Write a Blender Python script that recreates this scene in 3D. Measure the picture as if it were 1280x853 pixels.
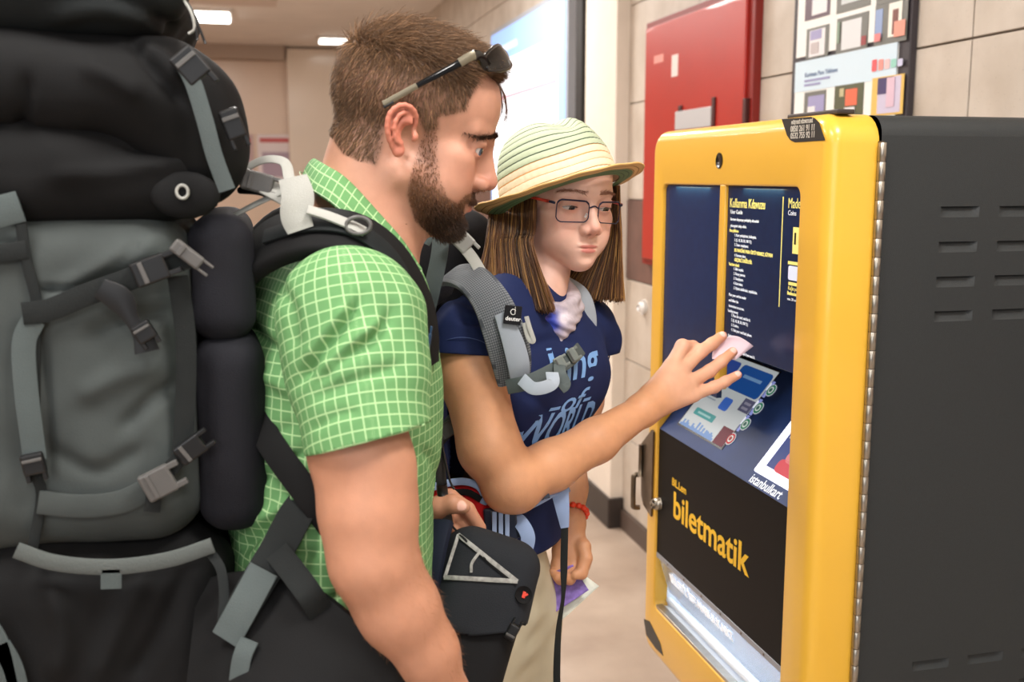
import bpy, bmesh, math, random
import numpy as np
from mathutils import Vector, Matrix

for o in list(bpy.data.objects): bpy.data.objects.remove(o)
S = bpy.context.scene
COL = S.collection
RNG = np.random.default_rng(7)

# ------------------------------------------------------------------ camera
F = 1315.0; CXP, CYP = 640.0, 426.5
YAW = math.radians(13.7); TILT = math.atan(206/1315.0)
CAM = np.array([0, 0, 1.6])
FW = np.array([math.sin(YAW)*math.cos(TILT), math.cos(YAW)*math.cos(TILT), -math.sin(TILT)])
RT = np.array([math.cos(YAW), -math.sin(YAW), 0.0])
UP = np.cross(RT, FW)
cd = bpy.data.cameras.new('camera'); cam = bpy.data.objects.new('camera', cd); COL.objects.link(cam)
cd.sensor_width = 36.0; cd.lens = 36.0*F/1280.0; cd.clip_start = 0.02
cam.matrix_world = Matrix(((RT[0], UP[0], -FW[0], CAM[0]), (RT[1], UP[1], -FW[1], CAM[1]), (RT[2], UP[2], -FW[2], CAM[2]), (0, 0, 0, 1)))
cd.dof.use_dof = True; cd.dof.focus_distance = 1.5; cd.dof.aperture_fstop = 5.6
S.camera = cam

# ------------------------------------------------------------------ light
S.view_settings.view_transform = 'Standard'; S.view_settings.look = 'None'
S.view_settings.gamma = 1.0; S.view_settings.exposure = 0.0
S.view_settings.use_curve_mapping = False
w = bpy.data.worlds.new('world'); S.world = w; w.use_nodes = True
w.node_tree.nodes['Background'].inputs[0].default_value = (0.95, 0.95, 1.0, 1)
w.node_tree.nodes['Background'].inputs[1].default_value = 0.24

def area_light(name, loc, target, sx, sy, power, color=(1, 1, 1)):
    l = bpy.data.lights.new(name, 'AREA'); l.shape = 'RECTANGLE'; l.size = sx; l.size_y = sy
    l.energy = power; l.color = color
    o = bpy.data.objects.new(name, l); COL.objects.link(o); o.location = loc
    o.rotation_euler = (Vector(target)-Vector(loc)).to_track_quat('-Z', 'Y').to_euler()
    return o
# ceiling lamps added out of view to light the hall, fittings modelled below
CEIL = 3.05
ADDED_LAMPS = [(-0.75, 0.55), (0.75, 0.35), (-1.9, 2.6), (-0.15, 2.75), (-1.2, 5.4), (0.6, 5.4), (-2.2, 8.6), (-0.4, 8.2), (-2.9, -1.2), (0.2, -1.6)]
for i, (lx, ly) in enumerate(ADDED_LAMPS):
    area_light('added_lamp_light', (lx, ly, CEIL-0.06), (lx, ly, 0), 0.55, 0.55, 30 if ly < 5 else 44, (1.0, 0.97, 0.935))
# added unseen fill light behind the camera, tinted like daylight
area_light('unseen_fill_light', (-1.6, -2.6, 2.0), (0.4, 1.6, 1.2), 2.6, 1.8, 42, (0.95, 0.97, 1.0))

# ------------------------------------------------------------------ helpers
def ray(x, y): return FW + RT*((x-CXP)/F) + UP*((CYP-y)/F)
def P(x, y, d): return CAM + ray(x, y)*d
def onX(x, y, X):
    r = ray(x, y); return CAM + r*(X-CAM[0])/r[0]
def onY(x, y, Y):
    r = ray(x, y); return CAM + r*(Y-CAM[1])/r[1]
def V(*a): return np.array(a, float)
def nrm(v): v = np.asarray(v, float); return v/(np.linalg.norm(v, axis=-1, keepdims=True)+1e-12)
def c(r, g, b):
    f = lambda u: (u/255/12.92 if u/255 <= 0.04045 else ((u/255+0.055)/1.055)**2.4)
    return (f(r), f(g), f(b), 1.0)

MATS = {}
def mat(name, col, rough=0.6, metal=0.0, bump=0.0, bscale=400, var=0.0, vscale=12, emit=None, estr=0.0, spec=0.5, trans=0.0, coat=0.0, sss=0.0, sheen=0.0, attr=None, alpha=1.0, wave=None, ior=1.45):
    if name in MATS: return MATS[name]
    m = bpy.data.materials.new(name); m.use_nodes = True; nt = m.node_tree; N = nt.nodes; L = nt.links
    b = N['Principled BSDF']; I = b.inputs
    I['Base Color'].default_value = col; I['Roughness'].default_value = rough; I['Metallic'].default_value = metal
    I['Specular IOR Level'].default_value = spec; I['Transmission Weight'].default_value = trans; I['Coat Weight'].default_value = coat
    I['IOR'].default_value = ior; I['Alpha'].default_value = alpha
    I['Subsurface Weight'].default_value = sss
    if sss: I['Subsurface Radius'].default_value = (0.010, 0.004, 0.002); I['Subsurface Scale'].default_value = 0.6
    I['Sheen Weight'].default_value = sheen
    if emit: I['Emission Color'].default_value = emit; I['Emission Strength'].default_value = estr
    tc = N.new('ShaderNodeTexCoord')
    src = None
    if attr:
        a = N.new('ShaderNodeAttribute'); a.attribute_name = attr; src = a.outputs['Color']
    if var:
        n = N.new('ShaderNodeTexNoise'); n.inputs['Scale'].default_value = vscale; n.inputs['Detail'].default_value = 6
        L.new(tc.outputs['Object'], n.inputs['Vector'])
        r = N.new('ShaderNodeMapRange'); r.inputs[1].default_value = 0.3; r.inputs[2].default_value = 0.7
        r.inputs[3].default_value = 1-var; r.inputs[4].default_value = 1+var
        L.new(n.outputs['Fac'], r.inputs[0])
        mx = N.new('ShaderNodeMix'); mx.data_type = 'RGBA'; mx.blend_type = 'MULTIPLY'; mx.inputs[0].default_value = 1
        if src: L.new(src, mx.inputs[6])
        else: mx.inputs[6].default_value = col
        L.new(r.outputs[0], mx.inputs[7]); src = mx.outputs[2]
    if src: L.new(src, I['Base Color'])
    if bump:
        n2 = N.new('ShaderNodeTexNoise'); n2.inputs['Scale'].default_value = bscale; n2.inputs['Detail'].default_value = 3
        L.new(tc.outputs['Object'], n2.inputs['Vector'])
        bp = N.new('ShaderNodeBump'); bp.inputs['Strength'].default_value = bump; bp.inputs['Distance'].default_value = 0.002
        L.new(n2.outputs['Fac'], bp.inputs['Height']); L.new(bp.outputs[0], I['Normal'])
    MATS[name] = m
    return m

def tag(o, label=None, cat=None, group=None, kind=None):
    if label: o['label'] = label
    if cat: o['category'] = cat
    if group: o['group'] = group
    if kind: o['kind'] = kind
    return o

def mesh(name, v, f, m=None, parent=None, smooth=True, uv=None, col=None):
    me = bpy.data.meshes.new(name)
    v = np.asarray(v, dtype=np.float64)
    if isinstance(f, np.ndarray):
        k = f.shape[1]; n = len(f)
        me.vertices.add(len(v)); me.vertices.foreach_set('co', v.astype(np.float32).ravel())
        me.loops.add(n*k); me.loops.foreach_set('vertex_index', f.astype(np.int32).ravel())
        me.polygons.add(n); me.polygons.foreach_set('loop_start', np.arange(0, n*k, k, dtype=np.int32))
        me.update(calc_edges=True)
    else:
        me.from_pydata([tuple(q) for q in v], [], [tuple(int(i) for i in q) for q in f]); me.update()
    me.polygons.foreach_set('use_smooth', np.full(len(me.polygons), smooth))
    if uv is not None:
        l = np.zeros(len(me.loops), np.int32); me.loops.foreach_get('vertex_index', l)
        ul = me.uv_layers.new(name='UVMap'); ul.data.foreach_set('uv', np.asarray(uv, np.float32)[l].ravel())
    if col is not None:
        ca = me.color_attributes.new('Col', 'FLOAT_COLOR', 'POINT'); cc = np.asarray(col, np.float32)
        if cc.shape[1] == 3: cc = np.concatenate([cc, np.ones((len(cc), 1), np.float32)], 1)
        ca.data.foreach_set('color', cc.ravel())
    o = bpy.data.objects.new(name, me); COL.objects.link(o)
    if m: me.materials.append(m)
    if parent is not None:
        o.parent = parent; o.matrix_parent_inverse = parent.matrix_world.inverted() if False else Matrix.Translation(parent.location).inverted()
    return o

def empty(name, loc, label, cat, group=None):
    o = bpy.data.objects.new(name, None); COL.objects.link(o); o.location = Vector([float(q) for q in loc]); o.empty_display_size = 0.05
    return tag(o, label, cat, group)

def finish(o, bev=0.0, seg=2, sub=0, ang=30, solid=0.0):
    if solid:
        s = o.modifiers.new('s', 'SOLIDIFY'); s.thickness = solid; s.offset = 0
    if bev:
        b = o.modifiers.new('b', 'BEVEL'); b.width = bev; b.segments = seg; b.limit_method = 'ANGLE'; b.angle_limit = math.radians(ang)
        b.harden_normals = False
    if sub:
        s = o.modifiers.new('u', 'SUBSURF'); s.levels = sub; s.render_levels = sub
    return o

def shade_auto(o, ang=35):
    me = o.data
    bm = bmesh.new(); bm.from_mesh(me)
    for e in bm.edges:
        if len(e.link_faces) == 2 and e.calc_face_angle(0) > math.radians(ang): e.smooth = False
    bm.to_mesh(me); bm.free()
    return o

def box(name, lo, hi, m, parent=None, bev=0.0, seg=2):
    lo = np.asarray(lo, float); hi = np.asarray(hi, float)
    v = [(x, y, z) for x in (lo[0], hi[0]) for y in (lo[1], hi[1]) for z in (lo[2], hi[2])]
    f = [(0, 1, 3, 2), (4, 6, 7, 5), (0, 4, 5, 1), (2, 3, 7, 6), (0, 2, 6, 4), (1, 5, 7, 3)]
    o = mesh(name, v, f, m, parent, smooth=False)
    if bev: finish(o, bev, seg)
    return o

def obox(name, ctr, ax, half, m, parent=None, bev=0.0, seg=2):
    """oriented box: ax = 3 unit axes"""
    ctr = np.asarray(ctr, float); ax = [nrm(a) for a in ax]
    v = [ctr+ax[0]*half[0]*i+ax[1]*half[1]*j+ax[2]*half[2]*k for i in (-1, 1) for j in (-1, 1) for k in (-1, 1)]
    f = [(0, 1, 3, 2), (4, 6, 7, 5), (0, 4, 5, 1), (2, 3, 7, 6), (0, 2, 6, 4), (1, 5, 7, 3)]
    o = mesh(name, v, f, m, parent, smooth=False)
    bm = bmesh.new(); bm.from_mesh(o.data); bmesh.ops.recalc_face_normals(bm, faces=bm.faces); bm.to_mesh(o.data); bm.free()
    if bev: finish(o, bev, seg)
    return o

def smooth_path(pts, n=24, closed=False):
    """Catmull-Rom through pts (k x d)"""
    p = np.asarray(pts, float); k = len(p)
    if k == 2: t = np.linspace(0, 1, n)[:, None]; return p[0]*(1-t)+p[1]*t
    if closed: q = np.concatenate([p[-1:], p, p[:2]])
    else: q = np.concatenate([2*p[:1]-p[1:2], p, 2*p[-1:]-p[-2:-1]])
    segs = k if closed else k-1
    out = []
    ts = np.linspace(0, segs, n, endpoint=not closed)
    for t in ts:
        i = min(int(t), segs-1); u = t-i
        a, b, cc, d = q[i], q[i+1], q[i+2], q[i+3]
        out.append(0.5*((2*b)+(-a+cc)*u+(2*a-5*b+4*cc-d)*u*u+(-a+3*b-3*cc+d)*u**3))
    return np.array(out)

def grid_faces(nu, nv, wrap_u=False, wrap_v=False):
    i = np.arange(nu if wrap_u else nu-1); j = np.arange(nv if wrap_v else nv-1)
    I, J = np.meshgrid(i, j, indexing='ij'); I = I.ravel(); J = J.ravel()
    I2 = (I+1) % nu; J2 = (J+1) % nv
    return np.stack([I*nv+J, I2*nv+J, I2*nv+J2, I*nv+J2], 1)

def tube(name, pts, r, m, parent=None, n=10, caps=True, flat=None, res=None):
    """tube along pts; r scalar or per point; flat=(scale, ref_up) squashes section"""
    p = np.asarray(pts, float)
    if res: 
        rr = np.full(len(p), r) if np.isscalar(r) else np.asarray(r, float)
        pr = smooth_path(np.concatenate([p, rr[:, None]], 1), res); p = pr[:, :3]; r = np.maximum(pr[:, 3], 1e-5)
    k = len(p); r = np.full(k, r) if np.isscalar(r) else np.asarray(r, float)
    t = nrm(np.gradient(p, axis=0))
    up = np.array([0, 0, 1.0]) if abs(t[0][2]) < 0.9 else np.array([1.0, 0, 0])
    N_ = []; u = nrm(up-t[0]*(up@t[0]))
    for i in range(k):
        u = nrm(u-t[i]*(u@t[i])); N_.append(u)
    N_ = np.array(N_); B = np.cross(t, N_)
    a = np.linspace(0, 2*np.pi, n, endpoint=False)
    v = p[:, None]+r[:, None, None]*(N_[:, None]*np.cos(a)[None, :, None]+B[:, None]*np.sin(a)[None, :, None])
    v = v.reshape(-1, 3); f = grid_faces(k, n, False, True).tolist()
    if caps: f += [list(range(n))[::-1], list(range((k-1)*n, k*n))]
    f = [q[::-1] for q in f]
    return mesh(name, v, f, m, parent)

def strap(name, pts, nor, width, thick, m, parent=None, res=28, edge=None, uvm=True):
    """flat webbing along pts with surface normals nor (per point)"""
    p = np.asarray(pts, float); nn = np.asarray(nor, float)
    if nn.ndim == 1: nn = np.tile(nn, (len(p), 1))
    w_ = np.full(len(p), width) if np.isscalar(width) else np.asarray(width, float)
    q = smooth_path(np.concatenate([p, nn, w_[:, None]], 1), res)
    p = q[:, :3]; nn = nrm(q[:, 3:6]); w_ = q[:, 6]
    t = nrm(np.gradient(p, axis=0)); s = nrm(np.cross(t, nn)); nn = np.cross(s, t)
    h = w_[:, None]/2; th = thick/2; e = min(thick*0.45, 0.004)
    prof = [(-1, -th, e), (-1, th, e), (-1, th, 0), (1, th, 0), (1, th, e), (1, -th, e), (1, -th, 0), (-1, -th, 0)]
    ring = []
    # rounded rectangle section
    secs = [(-1, 0, -0.6), (-1, 0, 0.6), (-1, 1, 1), (0, 0, 1), (1, -1, 1), (1, 0, 0.6), (1, 0, -0.6), (1, -1, -1), (0, 0, -1), (-1, 1, -1)]
    for sx, dx, tz in secs:
        ring.append(p + s*(sx*h+dx*e) + nn*(tz*th))
    v = np.stack(ring, 1).reshape(-1, 3); n = len(secs); k = len(p)
    f = grid_faces(k, n, False, True).tolist()
    f += [list(range(n))[::-1], list(range((k-1)*n, k*n))]
    ln = np.concatenate([[0], np.cumsum(np.linalg.norm(np.diff(p, axis=0), axis=1))])
    uv = np.stack([np.repeat(ln, n), np.tile([q_[0] for q_ in secs], k)*np.repeat(w_, n)/2], 1)
    return shade_auto(mesh(name, v, f, m, parent, uv=uv), 50)

def rr_loop(y0, y1, z0, z1, r, n=6):
    """rounded rectangle loop in (a,b), counter-clockwise, 4*(n+1) points"""
    r = max(min(r, (y1-y0)/2, (z1-z0)/2), 1e-4); out = []
    for (cy, cz, a0) in ((y1-r, z1-r, 0), (y0+r, z1-r, 90), (y0+r, z0+r, 180), (y1-r, z0+r, 270)):
        for i in range(n+1):
            a = math.radians(a0+90*i/n); out.append((cy+r*math.cos(a), cz+r*math.sin(a)))
    return out

def text(name, body, size, origin, ax, ay, m, parent, depth=0.0004, align='LEFT', sx=1.0, bold=0.0, shear=0.0):
    cu = bpy.data.curves.new(name, 'FONT'); cu.body = body; cu.size = size; cu.extrude = depth; cu.align_x = align
    cu.offset = bold; cu.shear = shear; cu.resolution_u = 3
    o = bpy.data.objects.new(name, cu); COL.objects.link(o)
    dg = bpy.context.evaluated_depsgraph_get(); dg.update()
    me = bpy.data.meshes.new_from_object(o.evaluated_get(dg)); bpy.data.objects.remove(o)
    n = len(me.vertices); v = np.zeros(n*3, np.float32); me.vertices.foreach_get('co', v); v = v.reshape(-1, 3).astype(float)
    ax = nrm(ax); ay = nrm(ay); az = np.cross(ax, ay)
    wv = np.asarray(origin, float)+v[:, :1]*ax*sx+v[:, 1:2]*ay+v[:, 2:3]*az
    me.vertices.foreach_set('co', wv.astype(np.float32).ravel()); me.update()
    me.materials.clear(); me.materials.append(m); me.name = name
    o = bpy.data.objects.new(name, me); COL.objects.link(o)
    if parent is not None:
        o.parent = parent; o.matrix_parent_inverse = Matrix.Translation(parent.location).inverted()
    return o

def dup(o, offset, parent=None):
    q = o.copy(); COL.objects.link(q); q.location = o.location+Vector([float(z) for z in offset])
    if parent is not None:
        q.parent = parent; q.matrix_parent_inverse = Matrix.Translation(parent.location).inverted()
    return q

def quad(name, origin, ax, ay, x0, x1, y0, y1, m, parent, lift=0.0, thick=0.0006, r=0.0):
    """thin rounded slab lying on a plane"""
    ax = nrm(ax); ay = nrm(ay); az = np.cross(ax, ay); o_ = np.asarray(origin, float)
    lp = rr_loop(x0, x1, y0, y1, r, 3) if r else [(x1, y1), (x0, y1), (x0, y0), (x1, y0)]
    n = len(lp)
    v = [o_+ax*a+ay*b+az*lift for a, b in lp]+[o_+ax*a+ay*b+az*(lift+thick) for a, b in lp]
    f = [list(range(n))[::-1], list(range(n, 2*n))]+[[i, (i+1) % n, n+(i+1) % n, n+i] for i in range(n)]
    return mesh(name, v, f, m, parent, smooth=False)
# ================================================================== room
def stone(name, col, dark, sc=7):
    m = bpy.data.materials.new(name); m.use_nodes = True; nt = m.node_tree; N = nt.nodes; L = nt.links; b = N['Principled BSDF']
    tc = N.new('ShaderNodeTexCoord'); n = N.new('ShaderNodeTexNoise'); n.inputs['Scale'].default_value = sc; n.inputs['Detail'].default_value = 8
    L.new(tc.outputs['Object'], n.inputs['Vector'])
    n2 = N.new('ShaderNodeTexVoronoi'); n2.inputs['Scale'].default_value = 90; L.new(tc.outputs['Object'], n2.inputs['Vector'])
    r = N.new('ShaderNodeValToRGB'); r.color_ramp.elements[0].position = 0.3; r.color_ramp.elements[1].position = 0.7
    r.color_ramp.elements[0].color = dark; r.color_ramp.elements[1].color = col
    L.new(n.outputs['Fac'], r.inputs[0])
    pit = N.new('ShaderNodeMapRange'); pit.inputs[1].default_value = 0.04; pit.inputs[2].default_value = 0.13; pit.inputs[3].default_value = 0.62; pit.inputs[4].default_value = 1
    L.new(n2.outputs['Distance'], pit.inputs[0])
    mx = N.new('ShaderNodeMix'); mx.data_type = 'RGBA'; mx.blend_type = 'MULTIPLY'; mx.inputs[0].default_value = 1
    L.new(r.outputs[0], mx.inputs[6]); L.new(pit.outputs[0], mx.inputs[7]); L.new(mx.outputs[2], b.inputs['Base Color'])
    b.inputs['Roughness'].default_value = 0.45
    return m
M_stone = stone('travertine', c(202, 191, 178), c(180, 167, 152))
M_brown = stone('brown_stone', c(120, 88, 78), c(96, 70, 62))
M_floor = stone('floor_stone', c(192, 174, 157), c(160, 140, 124), 3)
M_floor.node_tree.nodes['Principled BSDF'].inputs['Roughness'].default_value = 0.3
M_grout = mat('grout', c(120, 108, 96), 0.9)
M_ceil = mat('ceiling_paint', c(228, 218, 210), 0.7, var=0.04, vscale=3)
M_far = mat('far_wall_paint', c(214, 188, 166), 0.22, var=0.04, vscale=2)
M_far2 = mat('far_wall_panel', c(222, 204, 186), 0.18, var=0.03, vscale=2)
M_dark = mat('dark_trim', c(52, 44, 40), 0.5)
M_lamp = mat('lamp_diffuser', c(255, 250, 240), 0.4, emit=(1, 0.95, 0.87, 1), estr=9)

WX = 1.6; YF = 12.6
fl = tag(box('floor', (-5, -4, -0.1), (WX+0.3, YF+0.2, 0.0), M_floor), kind='structure')
ce = tag(box('ceiling', (-5, -1.0, CEIL), (WX+0.3, YF+0.2, CEIL+0.1), M_ceil), kind='structure')
wr = tag(box('wall_right', (WX+0.012, -4, 0), (WX+0.3, YF+0.2, CEIL), M_grout), kind='structure')
wb = tag(box('wall_back', (-5, YF, 0), (WX+0.012, YF+0.2, CEIL), M_far), kind='structure')
wl = tag(box('wall_left', (-5.2, -1.0, 0), (-5, YF+0.2, CEIL), M_far), kind='structure')
# stone slabs of the right wall: big panels with recessed joints, brown course at eye height
zs = [0.09, 0.43, 0.79, 1.15, 1.50, 1.91, 2.32, 2.70, CEIL]
ys = [2.15+0.77*k for k in range(-5, 14)]
for i in range(len(ys)-1):
    if ys[i] > YF-0.4: break
    for k in range(len(zs)-1):
        g = 0.0025
        box('stone_slab', (WX, ys[i]+g, zs[k]+g), (WX+0.02, min(ys[i+1], YF)-g, zs[k+1]-g), M_brown if k == 3 else M_stone, wr, 0.0015, 1)
tag(box('baseboard_right', (WX-0.015, -4, 0), (WX+0.02, YF, 0.09), mat('base_stone', c(84, 70, 62), 0.5)), kind='structure')
# pilaster beyond the machine
pl = tag(box('trim_1', (WX-0.06, 4.42, 0), (WX+0.01, 4.86, CEIL), mat('pale_plaster', c(226, 214, 200), 0.5, var=0.03), bev=0.004), kind='structure')
box('plinth', (WX-0.075, 4.40, 0), (WX+0.01, 4.88, 0.14), M_dark, pl, 0.004)
tag(box('trim_2', (WX-0.05, 4.95, 0.1), (WX+0.01, 5.05, CEIL), mat('black_metal', c(26, 24, 24), 0.5), bev=0.003), kind='structure')
# far wall: pale panel field and cove
tag(box('trim_3', (0.42, YF-0.12, 0), (WX+0.01, YF+0.01, CEIL-0.02), M_far2, bev=0.01), kind='structure')
tag(box('trim_4', (-5, YF-0.2, CEIL-0.16), (0.40, YF+0.01, CEIL+0.01), mat('cove', c(170, 150, 135), 0.6), bev=0.01), kind='structure')
tag(box('trim_5', (-1.6, 9.0, CEIL-0.05), (0.25, 9.35, CEIL+0.01), mat('beam_paint', c(208, 190, 178), 0.6), bev=0.01), kind='structure')

# ceiling lamps
def ceiling_lamp(x, y, label, sx=0.31, sy=0.31, group='ceiling lamps'):
    e = empty('ceiling_lamp', (x, y, CEIL), label, 'lamp', group)
    box('lamp_housing', (x-sx, y-sy, CEIL-0.035), (x+sx, y+sy, CEIL+0.005), mat('lamp_white', c(235, 232, 228), 0.5), e, 0.006)
    box('lamp_diffuser', (x-sx+0.02, y-sy+0.02, CEIL-0.05), (x+sx-0.02, y+sy-0.02, CEIL-0.034), M_lamp, e, 0.005)
    return e
for lx, ly in ADDED_LAMPS: ceiling_lamp(lx, ly, 'square white ceiling lamp with glowing diffuser added out of view along the hall')
q = onY(417, 60, 11.6); e = ceiling_lamp(q[0], 11.6, 'small glowing rounded ceiling lamp near the far wall', 0.16, 0.17, None)
q = P(246, 12, 9.4); ceiling_lamp(q[0], q[1], 'bright ceiling lamp half hidden by the top of the big black backpack', 0.3, 0.3, None)

# notices on far wall
for (x0, y0, x1, y1, col, lab) in ((290, 168, 318, 225, (190, 160, 158), 'small brownish pink notice on far wall'), (321, 168, 374, 232, (222, 208, 208), 'pale pink paper notice on far wall')):
    a = onY(x0, y0, YF-0.02); b = onY(x1, y1, YF-0.02)
    n = empty('wall_notice', (a[0], YF-0.02, b[2]), lab, 'notice')
    box('sheet', (a[0], YF-0.025, b[2]), (b[0], YF+0.005, a[2]), mat('notice%d' % x0, c(*col), 0.6), n)
    box('header_strip', (a[0]+0.03, YF-0.028, a[2]-0.09), (b[0]-0.03, YF-0.024, a[2]-0.04), mat('nh', c(190, 90, 90), 0.6), n)
    box('text_block', (a[0]+0.05, YF-0.028, b[2]+0.1), (b[0]-0.05, YF-0.024, a[2]-0.2), mat('nt%d' % x0, c(170, 150, 165), 0.6), n)

a = onY(424, 150, YF-0.13); b = onY(452, 202, YF-0.13); n = empty('wall_sign', (a[0], YF-0.13, b[2]), 'red and grey sign on far wall behind the neck of the bearded person', 'sign')
box('sign_board', (a[0], YF-0.135, b[2]), (b[0], YF-0.1205, a[2]), mat('sign_red', c(206, 52, 36), 0.5), n); box('sign_header', (a[0], YF-0.138, a[2]-0.06), (b[0], YF-0.134, a[2]), mat('sign_grey', c(120, 120, 122), 0.5), n)
# lit advertising display
dY0, dY1, dZ0, dZ1 = 5.2, 6.9, 1.30, 2.50
d = empty('light_box', (WX, 6.0, dZ0), 'backlit white advertising light box with pale blue border on stone wall', 'display')
M_blue = mat('lb_blue', c(150, 185, 232), 0.4, emit=c(120, 165, 225), estr=0.75)
M_white = mat('lb_white', c(245, 248, 252), 0.4, emit=c(240, 245, 255), estr=0.95)
box('casing', (WX-0.055, dY0-0.03, dZ0-0.03), (WX-0.0005, dY1+0.03, dZ1+0.03), mat('lb_casing', c(160, 165, 175), 0.4), d, 0.004)
box('blue_border', (WX-0.058, dY0, dZ0), (WX-0.05, dY1, dZ1), M_blue, d)
box('white_field', (WX-0.061, dY0+0.13, dZ0+0.1), (WX-0.055, dY1-0.06, dZ1-0.19), M_white, d)
box('grey_block', (WX-0.063, dY0+0.15, 1.62), (WX-0.058, dY0+0.42, 2.04), mat('lb_grey', c(178, 188, 208), 0.5, emit=c(170, 180, 200), estr=0.55), d)
box('red_line', (WX-0.063, dY0+0.14, 2.075), (WX-0.058, dY1-0.1, 2.095), mat('lb_red', c(220, 150, 160), 0.5, emit=c(225, 150, 165), estr=0.7), d)
for k in range(6):
    box('text_line', (WX-0.063, 6.2-0.02*k, 2.36+0.0*k) if k == 0 else (WX-0.063, 5.75, 1.95-0.07*k), (WX-0.058, 6.75, 2.40) if k == 0 else (WX-0.058, 6.7-0.1*(k % 3), 1.965-0.07*k), mat('lb_txt', c(190, 205, 230), 0.5, emit=c(190, 205, 235), estr=0.8), d)

# red fire cabinet
fY0, fY1, fZ0, fZ1 = 3.19, 4.135, 1.25, 2.20
M_red = mat('red_enamel', c(176, 42, 30), 0.35, var=0.05, vscale=5, coat=0.2)
d = empty('fire_cabinet', (WX, 3.66, fZ0), 'red metal fire hose cabinet on stone wall beside the poster', 'cabinet')
box('cabinet_body', (WX-0.03, fY0-0.01, fZ0-0.01), (WX-0.0005, fY1+0.01, fZ1+0.01), mat('red_dark', c(130, 30, 22), 0.4), d, 0.003)
dd = box('door', (WX-0.042, fY0+0.03, fZ0+0.015), (WX-0.028, fY1-0.015, fZ1-0.015), M_red, d, 0.004)
p0 = onX(843, 133, WX-0.05); p1 = onX(887, 158, WX-0.05)
box('label_plate', (WX-0.047, p1[1], p1[2]), (WX-0.041, p0[1], p0[2]-0.02), mat('plate', c(196, 196, 198), 0.4, 0.2), dd, 0.002)
box('label_hook_shadow', (WX-0.049, p1[1]-0.03, p1[2]), (WX-0.041, p1[1]-0.005, p0[2]+0.01), mat('shadow_and_hinge_dark', c(70, 20, 16), 0.5), dd, 0.002)  # dark red strips stand in for the hook-shaped shadow at the plate
box('label_hook_shadow', (WX-0.049, p0[1]-0.06, p0[2]-0.02), (WX-0.041, p0[1]-0.03, p0[2]+0.0), mat('shadow_and_hinge_dark', c(70, 20, 16), 0.5), dd, 0.002)
p = onX(843, 82, WX-0.045); box('sticker', (WX-0.044, p[1]-0.03, p[2]-0.04), (WX-0.041, p[1]+0.03, p[2]+0.04), mat('sticker_white', c(235, 215, 210), 0.6), dd)
p = onX(823, 72, WX-0.045); box('sticker', (WX-0.044, p[1]-0.05, p[2]-0.02), (WX-0.041, p[1]+0.05, p[2]+0.01), mat('sticker_pink', c(225, 150, 140), 0.6), dd)
box('hinge_bar', (WX-0.046, fY0+0.005, fZ0+0.1), (WX-0.028, fY0+0.028, fZ1-0.35), mat('shadow_and_hinge_dark', c(70, 20, 16), 0.5), d, 0.002)

# poster board with two instruction sheets
M_paper = mat('poster_paper', c(236, 236, 232), 0.5)
M_paper2 = mat('poster_blue_paper', c(205, 224, 236), 0.5)
py0, py1 = 2.356, 2.945
d = empty('poster_board', (WX, 2.65, 1.3), 'dark framed board with two instruction sheets of small photos', 'poster')
box('board', (WX-0.02, py0, 1.30), (WX-0.0005, py1, 2.40), mat('board_dark', c(58, 52, 56), 0.5), d, 0.003)
def sheet(z0, z1, m):
    return box('sheet', (WX-0.024, py0+0.045, z0), (WX-0.019, py1-0.03, z1), m, d)
s1 = sheet(1.945, 2.39, M_paper); s2 = sheet(1.32, 1.932, M_paper)
box('header_panel', (WX-0.0255, py0+0.045, 1.845), (WX-0.0235, py1-0.03, 1.932), M_paper2, s2)
O = np.array([WX-0.0245, 0, 0]); AY = V(0, -1, 0); AZ = V(0, 0, 1)
def pic(par, px0, py0_, px1, py1_, base, subs):
    """photo print given by the pixel of its upper-left and lower-right corner"""
    a = onX(px0, py0_, WX-0.025); b = onX(px1, py1_, WX-0.025)
    x0, x1, y0, y1 = -a[1], -b[1], b[2], a[2]
    pq = quad('photo_print', O, AY, AZ, x0, x1, y0, y1, mat('pp_%d_%d_%d' % base, c(*base), 0.4), par, 0.0, 0.0015)
    for ki, (u0, v0, u1, v1, col) in enumerate(subs):
        quad('print_detail', O, AY, AZ, x0+(x1-x0)*u0, x0+(x1-x0)*u1, y0+(y1-y0)*v0, y0+(y1-y0)*v1, mat('pp_%d_%d_%d' % col, c(*col), 0.4), pq, 0.0015+0.0009*ki, 0.0008)
LIL = (156, 152, 192); WHT = (226, 224, 226); GRN = (112, 112, 106)
pic(s1, 1008, -16, 1037, 18, (96, 74, 86), [(0.3, 0.1, 0.9, 0.55, WHT), (0.3, 0.55, 0.9, 0.95, LIL)])
pic(s1, 1048, -30, 1088, 6, GRN, [(0.15, 0.2, 0.85, 0.9, (200, 205, 205))])
pic(s1, 1098, -40, 1138, -4, GRN, [(0.15, 0.2, 0.85, 0.9, (180, 150, 140))])
pic(s1, 1009, 37, 1035, 69, GRN, [(0.15, 0.05, 0.85, 0.92, WHT), (0.2, 0.6, 0.7, 0.9, LIL), (0.25, 0.15, 0.6, 0.5, (190, 180, 180))])
pic(s1, 1047, 24, 1084, 60, GRN, [(0.18, 0.08, 0.8, 0.88, (214, 216, 218)), (0.82, 0.1, 0.97, 0.35, (150, 60, 60)), (0.03, 0.3, 0.12, 0.9, (130, 150, 130))])
pic(s1, 1095, 8, 1133, 50, GRN, [(0.02, 0.2, 0.25, 0.9, (140, 160, 200)), (0.45, 0.15, 0.85, 0.97, (236, 232, 220)), (0.58, 0.2, 0.75, 0.8, (120, 70, 60)), (0.65, 0.12, 0.98, 0.5, (226, 150, 130)), (0.05, 0.1, 0.25, 0.3, (220, 130, 130))])
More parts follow.
